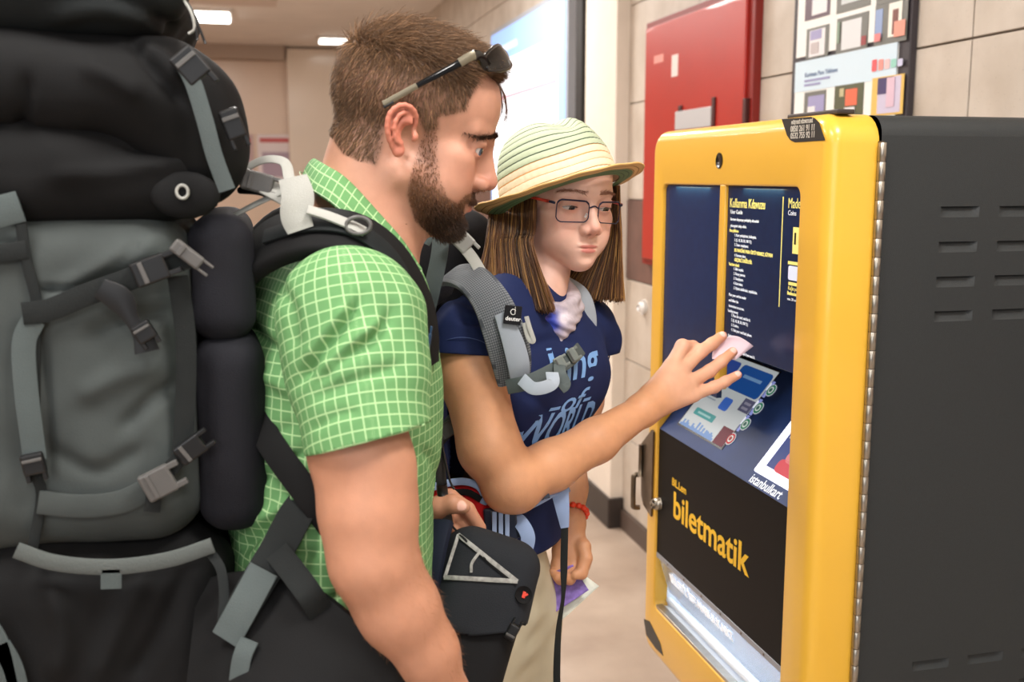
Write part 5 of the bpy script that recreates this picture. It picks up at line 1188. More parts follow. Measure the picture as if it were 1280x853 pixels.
# collar
top_e = [(526, 338, 1.222), (505, 300, 1.207), (477, 267, 1.203), (436, 222, 1.208), (408, 204, 1.235), (396, 198, 1.285), (405, 203, 1.335), (440, 228, 1.365), (480, 272, 1.372), (508, 305, 1.36), (524, 332, 1.345)]
bot_e = [(522, 341, 1.218), (494, 333, 1.187), (457, 296, 1.172), (416, 258, 1.170), (386, 237, 1.198), (378, 220, 1.285), (392, 232, 1.36), (430, 256, 1.398), (472, 296, 1.405), (500, 328, 1.39), (522, 345, 1.36)]
inn_e = [(512, 345, 1.225), (488, 335, 1.215), (462, 306, 1.212), (428, 262, 1.215), (404, 240, 1.24), (396, 232, 1.285), (404, 240, 1.33), (434, 268, 1.36), (470, 308, 1.367), (494, 336, 1.355), (512, 346, 1.345)]
A = smooth_path([P(*q) for q in top_e], 60); Bq = smooth_path([P(*q) for q in bot_e], 60); Cq = smooth_path([P(*q) for q in inn_e], 60)
rows = [Cq, Cq*0.5+A*0.5-V(0, 0, 0.0), A+V(0, 0, 0.001), A*0.85+Bq*0.15+nrm(Bq-Cq)*0.004, A*0.5+Bq*0.5+nrm(Bq-Cq)*0.004, Bq]
vv = np.stack(rows, 1).reshape(-1, 3); ln_ = np.concatenate([[0], np.cumsum(np.linalg.norm(np.diff(A, axis=0), axis=1))]); uv = np.stack([np.repeat(ln_, 6), np.tile([0, 0.02, 0.035, 0.041, 0.055, 0.07], 60)], 1)
o = mesh('collar', vv, grid_faces(60, 6), M_check, MAN, uv=uv); finish(o, solid=0.0022, sub=1)
tube('collar_stitching', Bq*0.9+A*0.1+nrm(Bq-Cq)*0.0058, 0.0005, mat('stitch', c(206, 226, 190), 0.8), MAN, 5)
# trousers and shoes of the man
def trousers(par, hp_, offs, knees, ankles, rr, m, waist, fwdv, shoe_m):
    B = Sdf(); B.el(hp_+V(0, 0, 0.0), np.stack([fwdv, np.cross(U, fwdv), U], 1), (rr*1.35, rr*1.7, 0.2), 0.03)
    for o_, k_, a_ in zip(offs, knees, ankles):
        B.chain([hp_+o_, k_, a_], [rr*1.12, rr*0.85, rr*0.72], 0.04)
    v, f = B.mesh(0.007, lambda X, mm: (X[:, 2] < waist+mm) & (X[:, 2] > 0.045-mm))
    n = mesh_normals(v, f); v = v+n*(0.006*vnoise(v, 8, 11)+0.003*vnoise(v*np.array([1, 1, 2.0]), 18, 12))[:, None]
    mesh('trousers', v, f, m, par)
    for a_ in ankles:
        B = Sdf(); g_ = np.array([a_[0], a_[1], 0.0]); B.rc(g_-fwdv*0.05+V(0, 0, 0.055), g_+fwdv*0.08+V(0, 0, 0.045), 0.045, 0.04, 0.02); B.rc(g_+fwdv*0.08+V(0, 0, 0.04), g_+fwdv*0.17+V(0, 0, 0.032), 0.04, 0.03, 0.02); B.rc(g_-fwdv*0.04+V(0, 0, 0.05), g_-fwdv*0.03+V(0, 0, 0.11), 0.04, 0.042, 0.02)
        v, f = B.mesh(0.004, lambda X, mm: (X[:, 2] > 0.016-mm)); sh = mesh('shoe', v, f, shoe_m, par)
        B = Sdf(); B.rc(g_-fwdv*0.055+V(0, 0, 0.012), g_+fwdv*0.17+V(0, 0, 0.012), 0.046, 0.036, 0.01); v, f = B.mesh(0.004, lambda X, mm: (X[:, 2] < 0.024+mm) & (X[:, 2] > 0.0-mm)); v[:, 2] = np.clip(v[:, 2], 0.0, 0.022); mesh('shoe_sole', v, f, mat('sole', c(60, 58, 56), 0.8), sh)
M_trM = fabric('man_trousers', c(74, 76, 72)); M_trW = fabric('khaki', c(196, 188, 164), var=0.06)
M_shoe = mat('shoe_leather', c(72, 62, 54), 0.7, bump=0.2, bscale=300)
offs = [V(0, 0.09*s_, -0.05) for s_ in (-1, 1)]; trousers(MAN, hp-V(0, 0, 0.05), offs, [V(hp[0]+0.03, hp[1]+0.09*s_, 0.50) for s_ in (-1, 1)], [V(hp[0]-0.02, hp[1]+0.11*s_, 0.07) for s_ in (-1, 1)], 0.088, M_trM, 0.93, V(1, 0, 0), M_shoe)
hw2 = hpw+V(0, 0, 0.03); offs = [tl*0.082*s_+V(0, 0, -0.06) for s_ in (-1, 1)]
trousers(WOM, hw2, offs, [V(hw2[0]+0.02, hw2[1], 0.46)+tl*0.082*s_ for s_ in (-1, 1)], [V(hw2[0], hw2[1], 0.07)+tl*0.085*s_ for s_ in (-1, 1)], 0.083, M_trW, float(P(670, 668, 1.6)[2]), tf, M_shoe)
# ---- t-shirt of the woman
M_navy = fabric('navy_jersey', c(24, 36, 78), var=0.12)
RW = np.stack([tf, tl, U], 1); B = Sdf(); chest = P(652, 470, 1.625)
B.el(chest, RW, (0.098, 0.145, 0.17), 0.02); B.el(P(622, 600, 1.63), RW, (0.080, 0.122, 0.17), 0.05); B.el(P(606, 700, 1.63), RW, (0.102, 0.146, 0.2), 0.05)
B.el(chest+tf*0.055+tl*0.065+V(0, 0, 0.0), RW, (0.052, 0.062, 0.062), 0.04); B.el(chest+tf*0.055-tl*0.065, RW, (0.052, 0.062, 0.062), 0.04)
B.rc(P(600, 415, 1.51), P(720, 410, 1.72), 0.052, 0.052, 0.04); B.rc(nbw+V(0, 0, -0.035), nbw+V(0, 0, -0.1), 0.05, 0.085, 0.03)
B.rc(shR, P(583, 442, 1.488), 0.057, 0.058, 0.02); B.rc(shL, P(735, 425, 1.752), 0.057, 0.056, 0.02)
hA, hB = P(536, 440, 1.47), P(632, 446, 1.47); hn2 = nrm(np.cross(hB-hA, FW)); hn2 = hn2 if hn2[2] < 0 else -hn2
armR = nrm(P(592, 480, 1.478)-shR)
def rgT(X, m):
    ax = X-shR; dist = np.linalg.norm(ax-(ax@armR)[:, None]*armR, axis=1); cutR = ((X-hA)@hn2 > m) & (dist < 0.075-m) & ((X-chest)@tl < -0.13)
    cutL = (X[:, 2] < P(735, 440, 1.75)[2]-m) & ((X-chest)@tl > 0.148)
    return (X[:, 2] > P(670, 682, 1.6)[2]-m) & ~cutR & ~cutL
v, f = B.mesh(0.0036, rgT); n = mesh_normals(v, f); v = v+n*(0.0025*vnoise(v, 12, 15)+0.0015*vnoise(v, 28, 16))[:, None]
v = folds(v, n, [([(562, 372), (600, 385), (622, 420)], -0.006, 6), ([(575, 398), (595, 403), (612, 400)], -0.008, 5), ([(545, 420), (560, 395), (580, 372)], 0.004, 6), ([(650, 440), (690, 425), (725, 430)], -0.006, 8), ([(690, 395), (705, 410), (728, 400)], -0.006, 6), ([(640, 480), (670, 500), (690, 520)], -0.005, 8), ([(575, 590), (610, 620), (640, 650)], -0.006, 9), ([(650, 560), (680, 580), (700, 560)], 0.005, 9)], 1.75)
v = snap_edge(v, f, hn2, hA); v = snap_edge(v, f, U, P(670, 682, 1.6)); v = snap_edge(v, f, U, P(735, 440, 1.75))
tsh = mesh('t_shirt', v, f, M_navy, WOM); finish(tsh, solid=0.0014)
tube('sleeve_stitching', [P(541, 434, 1.47), P(556, 426, 1.44), P(578, 422, 1.428), P(602, 427, 1.432), P(622, 440, 1.45)], 0.0006, mat('stitch_blue', c(66, 84, 130), 0.8), WOM, 5, res=24)
# print on the chest: lettering wrapped on the shirt surface
M_print = mat('print_blue', c(120, 165, 222), 0.7)
dgv = v; vt = v
def wrap_text(body, px, py, hpx, wpx, name='print', bold=0.0006, shear=0.0):
    """lettering laid on the chest by casting onto the shirt from in front of the wearer"""
    o = text(name, body, 0.05, (0, 0, 0), (1, 0, 0), (0, 1, 0), M_print, WOM, 0.0, bold=bold, shear=shear)
    bm = bmesh.new(); bm.from_mesh(o.data)
    bmesh.ops.subdivide_edges(bm, edges=[e for e in bm.edges if e.calc_length() > 0.004], cuts=2, use_grid_fill=True); bm.to_mesh(o.data); bm.free()
    k = len(o.data.vertices); q = np.zeros(k*3, np.float32); o.data.vertices.foreach_get('co', q); q = q.reshape(-1, 3).astype(float)
    w0 = q[:, 0].max(); hmax = 0.0365; a = (q[:, 0]/w0)*wpx; b = q[:, 1]/hmax*hpx
    sel = vt[(vt-chest)@tf > 0.0]; lat = (sel-chest)@tl; zz_ = sel[:, 2]; dep = (sel-chest)@tf
    la = px+a; lb = py+b; out = np.zeros((k, 3))
    for i in range(k):
        w_ = np.exp(-((lat-la[i])**2+(zz_-lb[i])**2)/(2*0.006**2))+1e-12; d_ = (w_*dep).sum()/w_.sum()
        out[i] = chest+tl*la[i]+tf*(d_+0.0022)+V(0, 0, lb[i]-chest[2])
    o.data.vertices.foreach_set('co', out.astype(np.float32).ravel()); o.data.update(); return o
zc = chest[2]
wrap_text('WORLD', -0.115, zc-0.085, 0.055, 0.165, bold=0.0012)
wrap_text('-of-', -0.085, zc-0.035, 0.03, 0.11, shear=0.3)
wrap_text('king', -0.085, zc+0.012, 0.05, 0.13, shear=0.3, bold=0.001)
# scarf
M_scarf = mat('scarf_cotton', c(206, 196, 206), 0.8, var=0.2, vscale=30, bump=0.3, bscale=600)
B = Sdf(); sc0 = nbw+V(0, 0, 0.012)
ring = [sc0+HW.R[:, 0]*0.058*math.cos(a)+HW.R[:, 1]*0.060*math.sin(a)+V(0, 0, -0.022*math.cos(a)) for a in np.linspace(0, 2*np.pi, 15)[:-1]]
ringp = smooth_path(ring, 29, closed=True); ringp = np.concatenate([ringp, ringp[:1]])
for i in range(len(ringp)-1): B.rc(ringp[i], ringp[i+1], 0.013+0.004*math.sin(i*1.3), 0.013+0.004*math.sin((i+1)*1.3), 0.008)
for i in range(len(ringp)-1): B.rc(ringp[i]+V(0, 0, 0.02), ringp[i+1]+V(0, 0, 0.02), 0.009, 0.009, 0.008)
fr = sc0+HW.R[:, 0]*0.062+V(0, 0, -0.03); B.rc(fr, fr+V(0, 0, -0.012)+HW.R[:, 0]*0.004, 0.02, 0.014, 0.012); B.rc(fr+HW.R[:, 1]*0.02, fr-HW.R[:, 1]*0.025+V(0, 0, 0.01), 0.012, 0.012, 0.01)
v, f = B.mesh(0.0026); n = mesh_normals(v, f); v = v+n*(0.0022*vnoise(v, 40, 18)+0.0015*np.sin(v[:, 2]*420+8*vnoise(v, 15, 19)))[:, None]
pxs = pix(v); colr = np.tile(np.array(c(184, 172, 180)[:3]), (len(v), 1))
for (x_, y_, rr, cc) in ((690, 402, 13, (40, 60, 160)), (668, 388, 10, (196, 104, 40)), (680, 362, 9, (140, 40, 40)), (706, 398, 7, (225, 215, 225))):
    w_ = np.exp(-(np.linalg.norm(pxs-[x_, y_], axis=1)/rr)**2)[:, None]; w_ = np.clip(w_*1.6, 0, 1); colr = colr*(1-w_)+np.array(c(*cc)[:3])*w_
mesh('scarf', v, f, mat('scarf_print', (1, 1, 1, 1), 0.8, attr='Col', var=0.12, vscale=120), WOM, col=colr)
# ================================================================== sunglasses on the man's head
SG = empty('sunglasses', HM((60, 0, 104)), 'black wraparound sunglasses pushed up on the brown hair of the bearded person', 'sunglasses')
M_sgb = mat('gloss_black', c(16, 15, 15), 0.12, coat=0.5); M_sgl = mat('dark_lens', c(16, 14, 13), 0.08, spec=0.5); M_sgg = mat('temple_grey', c(116, 108, 90), 0.35, 0.3)
gf = nrm(V(0.62, 0, 0.78)); gd = nrm(V(0.78, 0, -0.62)); go = V(66, 0, 103)
def G_(yy, hh, out=0.0): return HM(go+gf*(20-0.0085*yy*yy+out)+gd*hh+V(0, yy, 0)*1.0)
for s_ in (-1, 1):
    ys_ = np.linspace(5, 66, 22); rowsv = []
    for t, yy in zip(np.linspace(0, 1, 22), ys_):
        up_h = -13*math.sin(math.pi*(0.12+0.80*t))**0.5; dn_h = 17*math.sin(math.pi*(0.10+0.84*t))**0.6
        rowsv.append([G_(yy*s_, hh, 1.5*math.sin(math.pi*k/8)) for k, hh in enumerate(np.linspace(up_h, dn_h, 9))])
    rv = np.array(rowsv); o = mesh('lens', rv.reshape(-1, 3), grid_faces(22, 9), M_sgl, SG); finish(o, solid=0.0022)
    out = np.concatenate([rv[:, 0], rv[-1, 1:-1], rv[::-1, -1], rv[0, -2:0:-1], rv[:1, 0]]); tube('rim', out, 0.0021, M_sgb, SG, 8, caps=False)
    e0 = G_(64*s_, 2); e1 = HM((40, 83*s_, 94)); e2 = HM((20, 86*s_, 73)); e3 = HM((-12, 88*s_, 39)); e4 = HM((-40, 87*s_, 8))
    pth = smooth_path([e0, e1, e2, e3, e4], 40)
    nr = HM.R[:, 1]*s_
    strap('hinge_block', pth[:12], nr, [0.012]*12, 0.005, M_sgb, SG, 14)
    strap('temple_sleeve', pth[10:18]+nr*0.0006, nr, [0.010]*8, 0.0052, M_sgg, SG, 10)
    strap('temple_arm', pth[16:31], nr, np.linspace(0.009, 0.006, 15), 0.004, M_sgb, SG, 18)
    strap('temple_tip', pth[29:], nr, np.linspace(0.0065, 0.0075, 11), 0.005, M_sgg, SG, 12)
    strap('tip_pad', pth[36:]-V(0, 0, 0.003), nr, [0.004]*4, 0.0056, M_sgb, SG, 8)
tube('bridge', [G_(-8, -2), G_(0, -5, 1), G_(8, -2)], 0.0024, M_sgb, SG, 8, res=10)

# ================================================================== the big trekking backpack
PY = 1.105
PK = empty('backpack', (float(onY(150, 400, PY)[0]), 1.28, 0.9), 'huge grey and black trekking backpack worn by the person in green shirt', 'backpack')
M_pg = fabric('pack_grey', c(66, 71, 70), var=0.14); M_pb = fabric('pack_black', c(13, 13, 14), var=0.25); M_pp = fabric('pack_pad', c(27, 27, 33), var=0.12, bump=0.6); M_pbl = fabric('pack_lid', c(24, 28, 29), var=0.2)
M_web = fabric('webbing_grey', c(80, 88, 88), var=0.1, bump=0.6); M_webd = fabric('webbing_dark', c(30, 33, 33), var=0.1, bump=0.6); M_webl = fabric('webbing_pale', c(166, 166, 160), var=0.08, bump=0.5)
M_bk = mat('buckle_black', c(22, 22, 23), 0.35); M_bkg = mat('buckle_grey', c(88, 86, 84), 0.4)
def S_(px, py, dy=0.0): return onY(px, py, PY+dy)
def soft(name, boxes, m, parent, h=0.005, amp=0.006, sc=9, flds=(), region=None, seed=1, k=0.03):
    B = Sdf()
    for lo, hi, r in boxes:
        lo = np.array(lo); hi = np.array(hi); B.bx((lo+hi)/2, np.eye(3), (hi-lo)/2, r, k)
    v, f = B.mesh(h, region); n = mesh_normals(v, f)
    v = v+n*(amp*vnoise(v*np.array([1, 1, 0.6]), sc, seed)+amp*0.45*vnoise(v, sc*2.6, seed+1))[:, None]
    if flds: v = folds(v, n, flds, 1.25)
    return mesh(name, v, f, m, parent)
zt = lambda py: float(S_(150, py)[2])
X0, XR = -0.36, -0.062
soft('main_bag', [((X0, PY, zt(695)), (XR, PY+0.36, zt(262)), 0.055)], M_pg, PK, flds=[([(60, 380), (120, 340), (200, 300)], 0.008, 14), ([(110, 420), (160, 400), (215, 390)], -0.007, 10), ([(95, 500), (150, 470), (205, 455)], 0.007, 14), ([(150, 540), (190, 500), (225, 480)], -0.008, 9), ([(60, 560), (120, 590), (180, 560)], -0.006, 10), ([(175, 300), (150, 330), (90, 365)], -0.006, 8), ([(45, 365), (110, 360), (190, 330)], -0.010, 6), ([(46, 400), (60, 520), (60, 600)], -0.007, 6)], seed=2)
soft('lower_bag', [((X0+0.01, PY+0.004, 0.86), (XR+0.025, PY+0.355, zt(680)), 0.06)], M_pb, PK, amp=0.009, flds=[([(190, 700), (150, 780), (120, 853)], 0.008, 14), ([(240, 700), (200, 790), (160, 853)], -0.008, 12), ([(60, 720), (80, 790), (70, 853)], 0.007, 14)], seed=4)
soft('front_pocket', [((-0.50, PY+0.03, zt(640)), (-0.215, PY+0.33, zt(300)), 0.06)], M_pg, PK, seed=6, amp=0.008)
soft('collar_section', [((X0, PY-0.002, zt(285)), (XR+0.02, PY+0.362, zt(140)), 0.05)], M_pb, PK, amp=0.008, flds=[([(150, 180), (200, 190), (250, 170)], -0.008, 9), ([(60, 220), (140, 215), (220, 200)], 0.006, 14)], seed=8)
# hood: sloping cap over the collar
B = Sdf(); B.bx(V((X0-0.02+XR+0.01)/2, PY+0.18, (zt(165)+zt(30))/2), np.eye(3), V((XR+0.01-X0)/2, 0.198, (zt(30)-zt(165))/2), 0.05, 0.03); B.rc(S_(222, 125, 0.06), S_(248, 200, 0.06), 0.05, 0.045, 0.05); B.rc(S_(222, 125, 0.30), S_(248, 200, 0.30), 0.05, 0.045, 0.05); B.rc(S_(222, 135, 0.06), S_(222, 135, 0.30), 0.05, 0.05, 0.05)
v, f = B.mesh(0.005); n = mesh_normals(v, f); v = v+n*(0.008*vnoise(v, 8, 21)+0.0035*vnoise(v, 22, 22))[:, None]
v = folds(v, n, [([(160, 45), (195, 90), (235, 135)], -0.009, 8), ([(35, 90), (30, 150), (25, 230)], -0.008, 9), ([(100, 80), (140, 95), (180, 120)], 0.007, 14), ([(175, 60), (205, 75), (225, 100)], 0.008, 10)], 1.25)
mesh('hood', v, f, M_pb, PK)
soft('lid', [((X0-0.03, PY-0.02, zt(44)), (S_(238, 20)[0]-0.0, PY+0.40, zt(-75)), 0.065)], M_pbl, PK, amp=0.010, flds=[([(60, 20), (130, 10), (200, 25)], 0.009, 12), ([(140, -10), (190, 20), (225, 40)], -0.009, 10)], seed=10)
# pads against the back
B = Sdf(); B.bx(V(-0.035, PY+0.18, (zt(270)+zt(440))/2), np.eye(3), V(0.034, 0.165, (zt(270)-zt(440))/2), 0.03); v, f = B.mesh(0.005); mesh('back_pad', v, f, M_pp, PK)
B = Sdf(); B.bx(V(-0.032, PY+0.18, (zt(428)+zt(690))/2), np.eye(3), V(0.038, 0.168, (zt(428)-zt(690))/2), 0.034); v, f = B.mesh(0.005); mesh('back_pad', v, f, M_pp, PK)
NY = V(0, -1, 0)
def sw(name, pts, w_, m, dy=-0.004, th=0.0025, res=24, nor=NY): return strap(name, [S_(a, b, dy+(q[0] if q else 0)) for a, b, *q in pts], nor, w_, th, m, PK, res)
sw('compression_strap', [(28, 392), (60, 388), (110, 368), (160, 350), (205, 332), (236, 322)], 0.022, M_webd, -0.010)
sw('webbing_strap', [(42, 400), (30, 430), (33, 490), (40, 545), (44, 575)], 0.022, M_web, -0.008)
sw('strap_tail', [(125, 360), (150, 375), (165, 400), (178, 420), (184, 440)], [0.020, 0.026, 0.014, 0.018, 0.024], M_bk, -0.016)
sw('zip_strip', [(222, 345), (232, 420), (232, 500), (228, 560)], 0.020, M_webd, -0.004)
sw('seam_band', [(48, 628), (100, 633), (150, 628), (185, 612)], 0.024, M_pg, -0.006, 0.004)
sw('pocket_hem', [(20, 688), (70, 704), (140, 709), (210, 700), (266, 682)], 0.016, mat('elastic_grey', c(86, 91, 89), 0.8, bump=0.3), -0.014, 0.005)
sw('pocket_tab', [(139, 712), (139, 724), (139, 736)], 0.020, M_web, -0.015, 0.003)
sw('hood_strap', [(222, 70), (240, 100), (256, 150), (268, 195), (284, 238)], 0.016, M_web, -0.026, 0.003)
sw('front_strap', [(-20, 318), (10, 316), (34, 312)], 0.018, M_webd, -0.004, 0.004); sw('front_strap', [(-20, 270), (10, 262), (26, 258)], 0.03, M_web, -0.004, 0.004)
sw('frame_edge', [(26, 280), (34, 330), (46, 380), (44, 440), (44, 580), (52, 620), (40, 690)], 0.010, M_webd, -0.002, 0.006)
def buckle(px, py, w_, h_, ang, m=M_bk, dy=-0.02, par=None, dep=0.009, z=None, ax=None):
    p = S_(px, py, dy) if z is None else P(px, py, z)
    a = math.radians(ang); e0 = (V(1, 0, 0) if z is None else RT); e1 = V(0, 0, 1) if z is None else UP; fx = e0*math.cos(a)+e1*math.sin(a); fz = -e0*math.sin(a)+e1*math.cos(a); ny = NY if z is None else -FW
    o = obox('buckle', p, (fx, ny, fz), (w_/2, dep/2, h_/2), m, par or PK, 0.0025)
    for s_ in (-1, 1): obox('buckle_prong', p+fx*w_*0.62+fz*s_*h_*0.36, (fx, ny, fz), (w_*0.2, dep*0.35, h_*0.10), m, o, 0.001)
    obox('buckle_bar', p-fx*w_*0.2+ny*dep*0.55, (fx, ny, fz), (w_*0.07, 0.0015, h_*0.42), M_bkg, o, 0.0006)
    return o
buckle(188, 338, 0.034, 0.026, 20, M_bk, -0.016); buckle(234, 318, 0.034, 0.014, -40, M_bkg, -0.018); buckle(198, 604, 0.032, 0.030, 25, M_bkg, -0.018); buckle(238, 562, 0.030, 0.022, 35, M_bk, -0.012)
buckle(238, 82, 0.032, 0.026, -50, M_bk, -0.024); buckle(291, 155, 0.030, 0.020, -70, M_bk, -0.010); buckle(180, 415, 0.020, 0.020, -60, M_bk, -0.018); buckle(42, 580, 0.022, 0.022, -80, M_bk, -0.010)
sw('side_strap', [(236, 560), (214, 585), (196, 606), (190, 640)], 0.016, M_webd, -0.012)
t = np.linspace(0, 2*np.pi, 25); cR = S_(228, 240, -0.006); tube('eyelet', [cR+V(0.0055*math.cos(a), 0, 0.0065*math.sin(a)) for a in t], 0.0016, M_webl, PK, 8, caps=False)
B = Sdf(); B.el(S_(232, 244, 0.006), np.eye(3), V(0.034, 0.010, 0.024), 0.01); v, f = B.mesh(0.003); mesh('reinforcement_patch', v, f, M_pb, PK)
for (a, b) in (((234, 8), (257, 55)), ((238, 20), (247, 50))): tube('cord_end', [S_(*a, -0.01), S_((a[0]+b[0])/2+2, (a[1]+b[1])/2, -0.012), S_(*b, -0.012)], 0.0013, M_bk, PK, 6, res=10)
tube('cord_loop', [S_(230, 0, -0.008), S_(240, 18, -0.012), S_(243, 36, -0.012), S_(236, 42, -0.01)], 0.0015, M_webl, PK, 6, res=12)
# shoulder straps of the big pack
def sstrap(pts, ctr, w_, th, m, nm='shoulder_strap', par=PK, res=36):
    p = np.array([P(*q) for q in pts]); return strap(nm, p, nrm(p-np.asarray(ctr)), w_, th, m, par, res)
cS = P(430, 430, 1.24)
sstrap([(285, 395, 1.20), (300, 345, 1.165), (335, 308, 1.135), (385, 292, 1.125), (440, 296, 1.125), (484, 326, 1.135), (515, 372, 1.155), (528, 415, 1.17), (531, 455, 1.185)], cS, [0.085, 0.085, 0.08, 0.072, 0.066, 0.06, 0.05, 0.042, 0.036], 0.020, M_pb)
sstrap([(330, 296, 1.12), (385, 281, 1.112), (440, 286, 1.112), (484, 316, 1.122), (512, 360, 1.142)], cS, 0.022, 0.004, M_pbl, 'strap_piping')
cS2 = P(440, 430, 1.34); sstrap([(300, 340, 1.40), (350, 285, 1.42), (400, 278, 1.43), (450, 300, 1.43), (490, 350, 1.42), (508, 420, 1.40), (505, 480, 1.38)], cS2, 0.065, 0.02, M_pb)
# load lifter in pale webbing
sstrap([(303, 222, 1.14), (330, 232, 1.13), (366, 252, 1.12)], P(350, 330, 1.2), 0.024, 0.003, M_webl, 'load_lifter')
sstrap([(366, 222, 1.108), (372, 245, 1.104), (370, 270, 1.102), (376, 288, 1.103)], P(372, 260, 1.2), [0.030, 0.034, 0.032, 0.028], 0.003, M_webl, 'strap_loop')
sstrap([(384, 262, 1.10), (410, 270, 1.105), (440, 282, 1.107), (456, 290, 1.11)], cS, 0.013, 0.0035, M_webl, 'load_lifter')
t = np.linspace(0, 2*np.pi, 17); e_ = P(448, 282, 1.103); tube('ladder_ring', [e_+RT*0.013*math.cos(a)+UP*0.009*math.sin(a) for a in t], 0.0022, M_bkg, PK, 8, caps=False)
sstrap([(302, 213, 1.15), (330, 200, 1.14), (355, 203, 1.13), (362, 225, 1.12)], P(340, 260, 1.2), 0.012, 0.002, M_webl, 'strap_tail')
sstrap([(292, 270, 1.14), (318, 256, 1.13), (352, 240, 1.12)], P(340, 330, 1.2), 0.009, 0.002, M_webl, 'strap_tail')
for k, (a, b) in enumerate((((296, 225, 1.15), (345, 240, 1.13)), ((300, 238, 1.15), (350, 250, 1.13)))): tube('lifter_cord', [P(*a), P((a[0]+b[0])/2, (a[1]+b[1])/2-4, 1.13), P(*b)], 0.004, M_bk, PK, 8, res=10)
buckle(322, 228, 0.034, 0.022, -15, M_bkg, par=PK, z=1.125)
buckle(527, 428, 0.024, 0.020, 80, mat('buckle_blue', c(30, 62, 92), 0.35), par=PK, z=1.168)
# webbing under the arm, hip belt
sstrap([(400, 600, 1.125), (372, 640, 1.105), (345, 690, 1.09), (318, 735, 1.08), (290, 785, 1.08)], P(400, 700, 1.3), [0.024, 0.036, 0.036, 0.036, 0.034], 0.003, M_webd, 'lower_webbing')
sstrap([(330, 712, 1.078), (305, 758, 1.07), (282, 800, 1.07)], P(380, 760, 1.3), 0.032, 0.003, M_web, 'lower_webbing')
sstrap([(346, 690, 1.085), (366, 715, 1.07), (388, 745, 1.058), (412, 785, 1.085)], P(400, 760, 1.3), 0.026, 0.004, M_webd, 'lower_webbing')
sstrap([(252, 800, 1.12), (300, 790, 1.10), (355, 800, 1.075), (420, 832, 1.06), (480, 856, 1.075), (520, 868, 1.11)], P(412, 850, 1.28), [0.13, 0.125, 0.12, 0.10, 0.085, 0.07], 0.03, M_pb, 'hip_belt')
sstrap([(312, 800, 1.06), (302, 825, 1.055), (296, 870, 1.055)], P(400, 850, 1.28), 0.02, 0.003, M_web, 'belt_webbing')
sstrap([(262, 690, 1.10), (276, 712, 1.095), (280, 745, 1.09), (278, 775, 1.085)], P(300, 750, 1.3), 0.010, 0.003, M_webd, 'strap_tail')
for (x_, y_) in ((-6, 800), (10, 826)): sw('front_strap', [(x_-10, y_-20), (x_+6, y_+10), (x_+18, y_+60)], 0.02, M_web, -0.012, 0.003)
# strap of the camera bag, slung across the body
CB_ = empty('camera_bag', P(600, 853, 1.31), 'black camera shoulder bag with grey triangle print hanging before green shirt', 'bag')
sstrap([(298, 490, 1.16), (320, 525, 1.135), (350, 572, 1.11), (392, 628, 1.10), (430, 680, 1.12)], P(415, 560, 1.3), 0.030, 0.003, M_pb, 'shoulder_strap', CB_)
sstrap([(545, 520, 1.33), (549, 570, 1.335), (554, 620, 1.342), (560, 655, 1.342)], P(500, 600, 1.45), [0.014]*4, 0.003, M_bk, 'shoulder_strap', CB_)
tube('strap_swivel', [P(552, 606, 1.338), P(554, 626, 1.338)], 0.007, M_bk, CB_, 10)
tube('zip_cord', [P(553, 560, 1.335), P(562, 600, 1.335), P(568, 612, 1.335)], 0.0015, M_bk, CB_, 6, res=10)
M_cb = fabric('bag_black', c(20, 20, 22), var=0.2); M_cbf = fabric('bag_flap', c(34, 37, 42), var=0.1, bump=0.5); M_cbs = fabric('bag_side', c(24, 30, 46), var=0.12)
al = math.radians(-17); bxr = RT*math.cos(al)+UP*math.sin(al); byu = -RT*math.sin(al)+UP*math.cos(al); bo = nrm(-FW+RT*0.25+UP*0.25); bxr = nrm(bxr-bo*(bxr@bo)); byu = np.cross(bo, bxr)
RB = np.stack([bxr, byu, bo], 1); bc = P(591, 772, 1.315)
B = Sdf(); B.bx(bc-byu*0.02, RB, V(0.055, 0.115, 0.048), 0.03); v, f = B.mesh(0.0034); n = mesh_normals(v, f); v = v+n*(0.004*vnoise(v, 14, 31))[:, None]; mesh('bag_body', v, f, M_cb, CB_)
B = Sdf(); B.bx(bc+byu*0.028, RB, V(0.060, 0.075, 0.054), 0.032)
def rgF(X, m):
    l = (X-bc)@RB; low = -0.002+0.016*(l[:, 0]/0.06)-0.02*np.cos(np.clip(l[:, 0]/0.06, -1, 1)*1.5); return (l[:, 1] > low-m) & ((l[:, 2] > -0.03-m))
v, f = B.mesh(0.003, rgF); n = mesh_normals(v, f); v = v+n*(0.0022*vnoise(v, 20, 33))[:, None]; fl_o = mesh('flap', v, f, M_cbf, CB_); finish(fl_o, solid=0.004); flv = v
def on_flap(px, py, lift=0.003):
    r = ray(px, py); q = flv-CAM; d = q@FW; pp = np.stack([CXP+F*(q@RT)/d, CYP-F*(q@UP)/d], 1); dd = np.linalg.norm(pp-[px, py], axis=1); cand = np.nonzero(dd < 4)[0]
    dm = d[cand].min() if len(cand) else d[np.argmin(dd)]; return P(px, py, dm-lift)
M_refl = mat('reflective_print', c(150, 150, 146), 0.6, var=0.35, vscale=160)
tri = [(573, 669), (646, 727), (556, 722)]
for i in range(3):
    a, b = np.array(tri[i], float), np.array(tri[(i+1) % 3], float); pts = [on_flap(*(a+(b-a)*t), 0.0035) for t in np.linspace(-0.01, 1.01, 14)]
    strap('triangle_print', pts, bo, 0.0055 if i < 2 else 0.004, 0.0008, M_refl, CB_, 24)
strap('triangle_print', [on_flap(*q, 0.0035) for q in ((589, 716), (590, 704), (600, 690))], bo, 0.0035, 0.0008, M_refl, CB_, 12)
